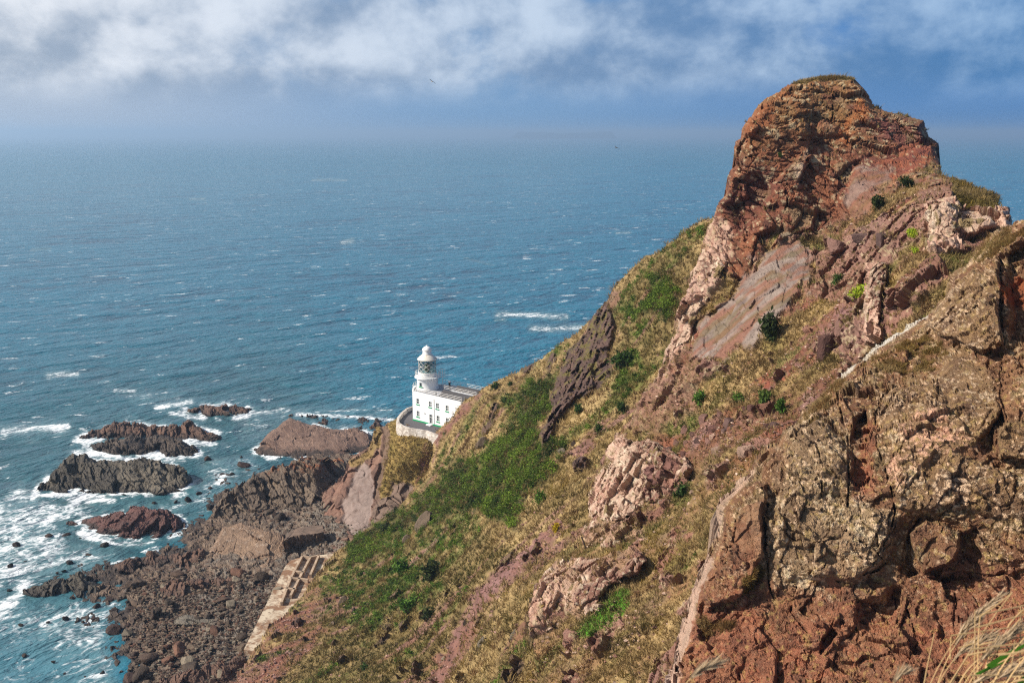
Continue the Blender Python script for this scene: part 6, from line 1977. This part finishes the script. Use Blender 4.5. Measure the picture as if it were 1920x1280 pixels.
# pale angular blocks that make up the outcrops
def outcrop(poly, n, smin, smax, label, group, cols, S=None, edge=None):
    S = S or crag
    m = sdist(S.px, S.py, poly)
    w = np.where(m > -3, 1.0, 0.0)
    if edge:
        w = w * np.clip((edge[1] - S.px) / (edge[1] - edge[0]), 0.12, 1)
    idx = pick(S, w, n, 0)
    for j in idx:
        s = RNG.uniform(smin, smax) * (1 - RNG.uniform(0, 0.8)) ** -0.3
        nn = S.N[j]
        me = cols[RNG.integers(0, len(cols))]
        put_rock(me, S.P[j] - nn * s * 0.68, np.array([s, s * RNG.uniform(.6, .95), s * RNG.uniform(.7, 1.2)]), label, group, 'rock_block', rot=(RNG.uniform(-.3, .3), RNG.uniform(-.15, .45), RNG.uniform(-0.6, 0.6)), sink=0.5)


PROTO_PALE = [rock_proto('block', 610 + k, (c_(208, 178, 152), c_(196, 162, 138), c_(184, 146, 124), c_(206, 186, 162))[k % 4], 4, 1.0) for k in range(10)]
PROTO_RED = [rock_proto('block', 630 + k, (c_(150, 100, 80), c_(130, 88, 72), c_(168, 122, 100))[k % 3], 4, 1.0) for k in range(8)]
outcrop([(1085, 985), (1100, 950), (1180, 960), (1290, 900), (1320, 930), (1240, 970), (1120, 1000)], 12, 0.14, 0.32, 'small pale stone fallen below the broken outcrop', 'stones below the broken outcrop', PROTO_PALE)
outcrop([(985, 1200), (1040, 1170), (1110, 1165), (1130, 1140), (1140, 1165), (1080, 1200), (1000, 1220)], 10, 0.12, 0.28, 'small pale stone fallen below the lowest outcrop', 'stones below the lowest outcrop', PROTO_PALE)

# weathered post on the slope
q, _ = look(crag, 1103, 1031)
pm = MB(); pm.tube([(0, 0, -0.3), (-0.28, 0, 0.55), (-0.52, 0.05, 1.15)], 0.075, 7, 0.06)
po = pm.build('post', plain_mat('old_timber', c_(70, 56, 48), 0.9, 0.3, 8))
po.location = q
tag(po, 'leaning dark timber post on the slope beside the pale outcrop', 'post')
# ------------------------------------------------------------------ cliff-top turf at the photographer's feet, dry grass, gulls, air
def build_brink():
    xs = np.linspace(-3.2, 4.2, 60); ys = np.linspace(-4, 2.9, 50)
    X, Y = np.meshgrid(xs, ys)
    P = np.stack([X, Y, np.zeros_like(X)], -1).reshape(-1, 3)
    z = 86.25 - 0.10 * np.maximum(P[:, 1], -1) - 0.9 * sstep(2.2, 3.0, P[:, 1] + 0.2 * np.abs(P[:, 0])) - 0.15 * np.abs(P[:, 0] - 0.5) + 0.07 * fbm(P / 0.6, 4, 601)
    z = np.where(P[:, 0] > 1.0, z + 0.04 * (P[:, 0] - 1), z)
    P[:, 2] = z
    n0, n1 = X.shape
    I = np.arange(n0 * n1).reshape(n0, n1)
    F = [np.stack([I[:-1, :-1], I[:-1, 1:], I[1:, 1:], I[1:, :-1]], -1).reshape(-1, 4)]
    ring = np.r_[I[0, :], I[1:, -1], I[-1, -2::-1], I[-2:0:-1, 0]]
    low = P[ring] * np.array([0.7, 0.8, 1]); low[:, 2] -= 30
    b = len(P)
    nx = np.roll(np.arange(len(ring)), -1)
    F.append(np.stack([ring, np.arange(len(ring)) + b, nx + b, ring[nx]], -1))
    P = np.concatenate([P, low])
    c = lerp(np.broadcast_to(c_(120, 98, 60), (len(P), 3)), c_(84, 78, 36), 0.5 + fbm(P / 0.4, 3, 602))
    o = np_mesh('clifftop_turf', P, np.concatenate(F), M_NEAR, c)
    tag(o, kind='structure')


build_brink()
M_STRAW = leaf_mat('dry_straw')


def stem_mesh(curves, radius, col, seg=5):
    V, F, C, b = [], [], [], 0
    for pts, r0, r1 in curves:
        m = MB(); m.tube(pts, r0, seg, r1)
        V.append(np.array([tuple(p) for p in m.v]))
        F += [tuple(i + b for i in f) for f in m.f if len(f) == 4]
        C.append(np.tile(col * RNG.uniform(0.75, 1.2), (len(m.v), 1)))
        b += len(m.v)
    return np.concatenate(V), np.array(F), np.concatenate(C)


def bez(a, b, c, n=9):
    return [Vector(a) * (1 - t) ** 2 + Vector(b) * 2 * t * (1 - t) + Vector(c) * t * t for t in np.linspace(0, 1, n)]


def plume(pts, n, spread, length):
    """feathery seed head along the last part of a stem"""
    V, F = [], []
    L = len(pts)
    for k in range(n):
        u = RNG.uniform(0.60, 1.0) * (L - 1)
        i = min(int(u), L - 2)
        p = pts[i].lerp(pts[i + 1], u - i)
        d = (pts[i + 1] - pts[i]).normalized()
        q = d + Vector(RNG.normal(size=3)) * spread
        q.normalize()
        s = q.cross(Vector(RNG.normal(size=3))).normalized() * 0.0022
        ll = length * RNG.uniform(0.5, 1.2) * (1.25 - 0.5 * (u / (L - 1)))
        b = len(V)
        V += [tuple(p - s), tuple(p + s), tuple(p + q * ll)]
        F.append((b, b + 1, b + 2))
    return V, F


STRAWC, STRAWD = c_(226, 190, 136, 0.85), c_(190, 160, 120, 0.8)


def dry_clump(name, label, stems, heads, greens=()):
    root = empty(name, at_t(*stems[0][0]))
    tag(root, label, 'dry grass', 'dry grass at the cliff edge')
    org = np.array(root.location)
    cur = []
    for st in stems:
        pts = [Vector(at_t(*p) - org) for p in st]
        if len(pts) == 3:
            pts = bez(*pts)
        cur.append((pts, 0.0019, 0.0011))
    hv, hf, hc = [], [], []
    for st, nsp in heads:
        pts = bez(*[Vector(at_t(*p) - org) for p in st], 14)
        cur.append((pts, 0.0015, 0.0006))
        V, F = plume(pts, nsp, 0.16, 0.045)
        b = len(hv)
        hv += V; hf += [tuple(i + b for i in f) for f in F]
    for one in cur:
        V, F, C = stem_mesh([one], 0.002, STRAWC)
        np_mesh('stem', V, F, M_STRAW, C, parent=root)
    if hv:
        np_mesh('seed_head', np.array(hv), np.array(hf), M_STRAW, np.tile(c_(206, 180, 146, 0.85), (len(hv), 1)) * RNG.uniform(0.8, 1.15, (len(hv), 1)), parent=root)
    if greens:
        gv, gf = [], []
        for st, wd in greens:
            pts = bez(*[Vector(at_t(*p) - org) for p in st], 8)
            for i, p in enumerate(pts):
                d = (pts[min(i + 1, 7)] - pts[max(i - 1, 0)]).normalized()
                s = d.cross(Vector((0.2, -1, 0.3))).normalized() * wd * (1 - (i / 7.2) ** 2)
                gv += [tuple(p - s), tuple(p + s)]
            b = len(gv) - 16
            gf += [(b + 2 * i, b + 2 * i + 1, b + 2 * i + 3, b + 2 * i + 2) for i in range(7)]
        np_mesh('green_blade', np.array(gv), np.array(gf), M_LEAF, np.tile(c_(96, 160, 50), (len(gv), 1)), parent=root)


big_st = [((1750, 1330, 2.3), (1862, 1150, 2.3), (1898, 1111, 2.3)), ((1830, 1153, 2.25), (1930, 1135, 2.3), (2010, 1110, 2.3)), ((1826, 1320, 2.25), (1829, 1200, 2.25), (1828, 1142, 2.25)),
          ((1834, 1320, 2.25), (1833, 1180, 2.25), (1838, 1155, 2.25)), ((1838, 1155, 2.25), (1870, 1135, 2.25), (1898, 1110, 2.25)), ((1831, 1176, 2.2), (1890, 1160, 2.2), (1960, 1140, 2.2)),
          ((1783, 1191, 2.3), (1860, 1180, 2.3), (1970, 1166, 2.3)), ((1782, 1235, 2.3), (1782, 1210, 2.3), (1783, 1193, 2.3)), ((1797, 1215, 2.3), (1850, 1196, 2.3), (1960, 1172, 2.3)), ((1833, 1210, 2.2), (1880, 1196, 2.2), (1990, 1185, 2.2)),
          ((1813, 1228, 2.2), (1870, 1215, 2.2), (1980, 1200, 2.2)), ((1800, 1340, 2.2), (1850, 1240, 2.2), (1912, 1160, 2.2)), ((1725, 1330, 2.4), (1735, 1260, 2.4), (1752, 1188, 2.4)), ((1910, 1300, 2.2), (1914, 1200, 2.2), (1914, 1136, 2.2)),
          ((1820, 1265, 2.1), (1880, 1266, 2.1), (1980, 1262, 2.1)), ((1880, 1300, 2.1), (1900, 1250, 2.1), (1903, 1200, 2.1)), ((1890, 1175, 2.2), (1896, 1160, 2.2), (1934, 1130, 2.2))]
for k in range(16):
    x0, y0 = RNG.uniform(1790, 1960), RNG.uniform(1290, 1345)
    x1, y1 = x0 + RNG.uniform(10, 110), RNG.uniform(1180, 1275)
    tt = RNG.uniform(1.9, 2.6)
    big_st.append(((x0, y0, tt), ((x0 + x1) / 2 - RNG.uniform(0, 30), (y0 + y1) / 2 - 10, tt), (x1, y1, tt)))
for k in range(9):
    x0, y0 = RNG.uniform(1800, 1900), RNG.uniform(1205, 1285)
    tt = RNG.uniform(1.9, 2.6)
    big_st.append(((x0, y0, tt), (x0 + 60, y0 - RNG.uniform(2, 16), tt), (x0 + 150, y0 - RNG.uniform(4, 36), tt)))
big_hd = [(((1722, 1345, 2.35), (1765, 1195, 2.35), (1872, 1120, 2.35)), 260), (((1740, 1345, 2.35), (1775, 1200, 2.35), (1832, 1164, 2.35)), 200), (((1765, 1345, 2.3), (1800, 1215, 2.3), (1856, 1192, 2.3)), 220),
          (((1790, 1345, 2.2), (1830, 1215, 2.2), (1950, 1160, 2.2)), 320), (((1800, 1345, 2.2), (1850, 1225, 2.2), (1960, 1190, 2.2)), 320), (((1780, 1345, 2.2), (1810, 1250, 2.2), (1900, 1180, 2.2)), 280),
          (((1815, 1345, 2.1), (1840, 1260, 2.1), (1935, 1250, 2.1)), 280), (((1760, 1345, 2.2), (1790, 1285, 2.2), (1890, 1250, 2.2)), 240), (((1850, 1345, 2.1), (1880, 1240, 2.1), (1985, 1215, 2.1)), 260), (((1735, 1345, 2.4), (1770, 1230, 2.4), (1835, 1200, 2.4)), 160)]
dry_clump('dry_grass_clump', 'big clump of pale straw stems and feathery seed heads', big_st, big_hd,
          [(((1852, 1250, 2.15), (1890, 1222, 2.15), (1960, 1190, 2.15)), 0.006), (((1830, 1265, 2.15), (1850, 1252, 2.15), (1900, 1235, 2.15)), 0.004), (((1905, 1290, 2.1), (1920, 1270, 2.1), (1950, 1240, 2.1)), 0.006)])
dry_clump('dry_grass_stalk', 'blurred single seed head bending low in front of the pale rock edge', [((1270, 1345, 1.9), (1276, 1310, 1.9), (1290, 1275, 1.9))], [(((1262, 1345, 1.9), (1272, 1268, 1.9), (1338, 1244, 1.9)), 190)])
dry_clump('dry_grass_stalk', 'short pale seed head between the two other clumps of dry grass', [((1660, 1345, 2.2), (1664, 1310, 2.2), (1668, 1285, 2.2))], [(((1655, 1345, 2.2), (1668, 1270, 2.2), (1695, 1262, 2.2)), 110)])
ln = [((2010, 1060, 2.6), (1918, 1080, 2.6), (1905, 1120, 2.6)), ((1905, 1120, 2.6), (1896, 1150, 2.6), (1902, 1345, 2.6)), ((1860, 1345, 2.5), (1866, 1220, 2.5), (1888, 1110, 2.5))]


def gull(name, label, px, py, t, wing, roll, rz):
    p = at_t(px, py, t)
    root = empty(name, p, rz)
    root.rotation_euler = (0, roll, rz)
    tag(root, label, 'gull', 'gulls in flight')
    b = MB(); b.lathe([(0.001, -0.28), (0.03, -0.25), (0.075, -0.1), (0.085, 0.02), (0.06, 0.15), (0.045, 0.2), (0.05, 0.245), (0.03, 0.28), (0.008, 0.32)], 0, 0, 10)
    b.v = [(x, z, y) for x, y, z in b.v]
    b.build('body', M_GULLW, root, True)
    for s in (-1, 1):
        w = MB()
        prof = [(0.05, 0.10, -0.08, 0.02), (0.25, 0.16, -0.04, 0.10), (0.42, 0.10, -0.06, 0.10), (0.62, -0.05, -0.10, 0.03), (0.72, -0.14, -0.15, 0.0)]
        v = []
        for x, yf, yb, z in prof:
            v += [(s * x, yf, z), (s * x, yb, z), (s * x, (yf + yb) / 2, z + 0.018)]
        w.add(v, [f for k in range(4) for f in ((3 * k, 3 * k + 3, 3 * k + 5, 3 * k + 2), (3 * k + 2, 3 * k + 5, 3 * k + 4, 3 * k + 1), (3 * k + 1, 3 * k + 4, 3 * k + 3, 3 * k))])
        w.build('wing', M_GULLG, root)


M_GULLW = plain_mat('gull_white', (0.3, 0.3, 0.3), 0.7, 0.05)
M_GULLG = plain_mat('gull_grey', (0.10, 0.10, 0.11), 0.7, 0.1)
gull('gull', 'gull gliding high among the clouds', 810, 153, 150, 1.4, 0.5, 0.7)
gull('gull', 'gull flying low over the sea beside the rock stack', 1156, 277, 160, 1.4, -0.35, 2.2)


# --- sea haze
def build_haze():
    m = bpy.data.materials.new('haze_air')
    m.use_nodes = True
    n = NT(m.node_tree)
    v = n.n('ShaderNodeVolumePrincipled', {'Color': (0.52, 0.74, 1.0), 'Density': HAZE, 'Anisotropy': 0.38})
    n.n('ShaderNodeOutputMaterial', {'Volume': v})
    try:
        m.cycles.volume_sampling = 'DISTANCE'
        m.cycles.homogeneous_volume = True
    except Exception as ex:
        print('volume settings', ex)
    b = MB(); b.box(-45000, -3000, -70, 45000, 60000, 150)
    o = b.build('haze', m)
    tag(o, 'thin blue sea haze', kind='stuff')


HAZE = 1.6e-4
build_haze()
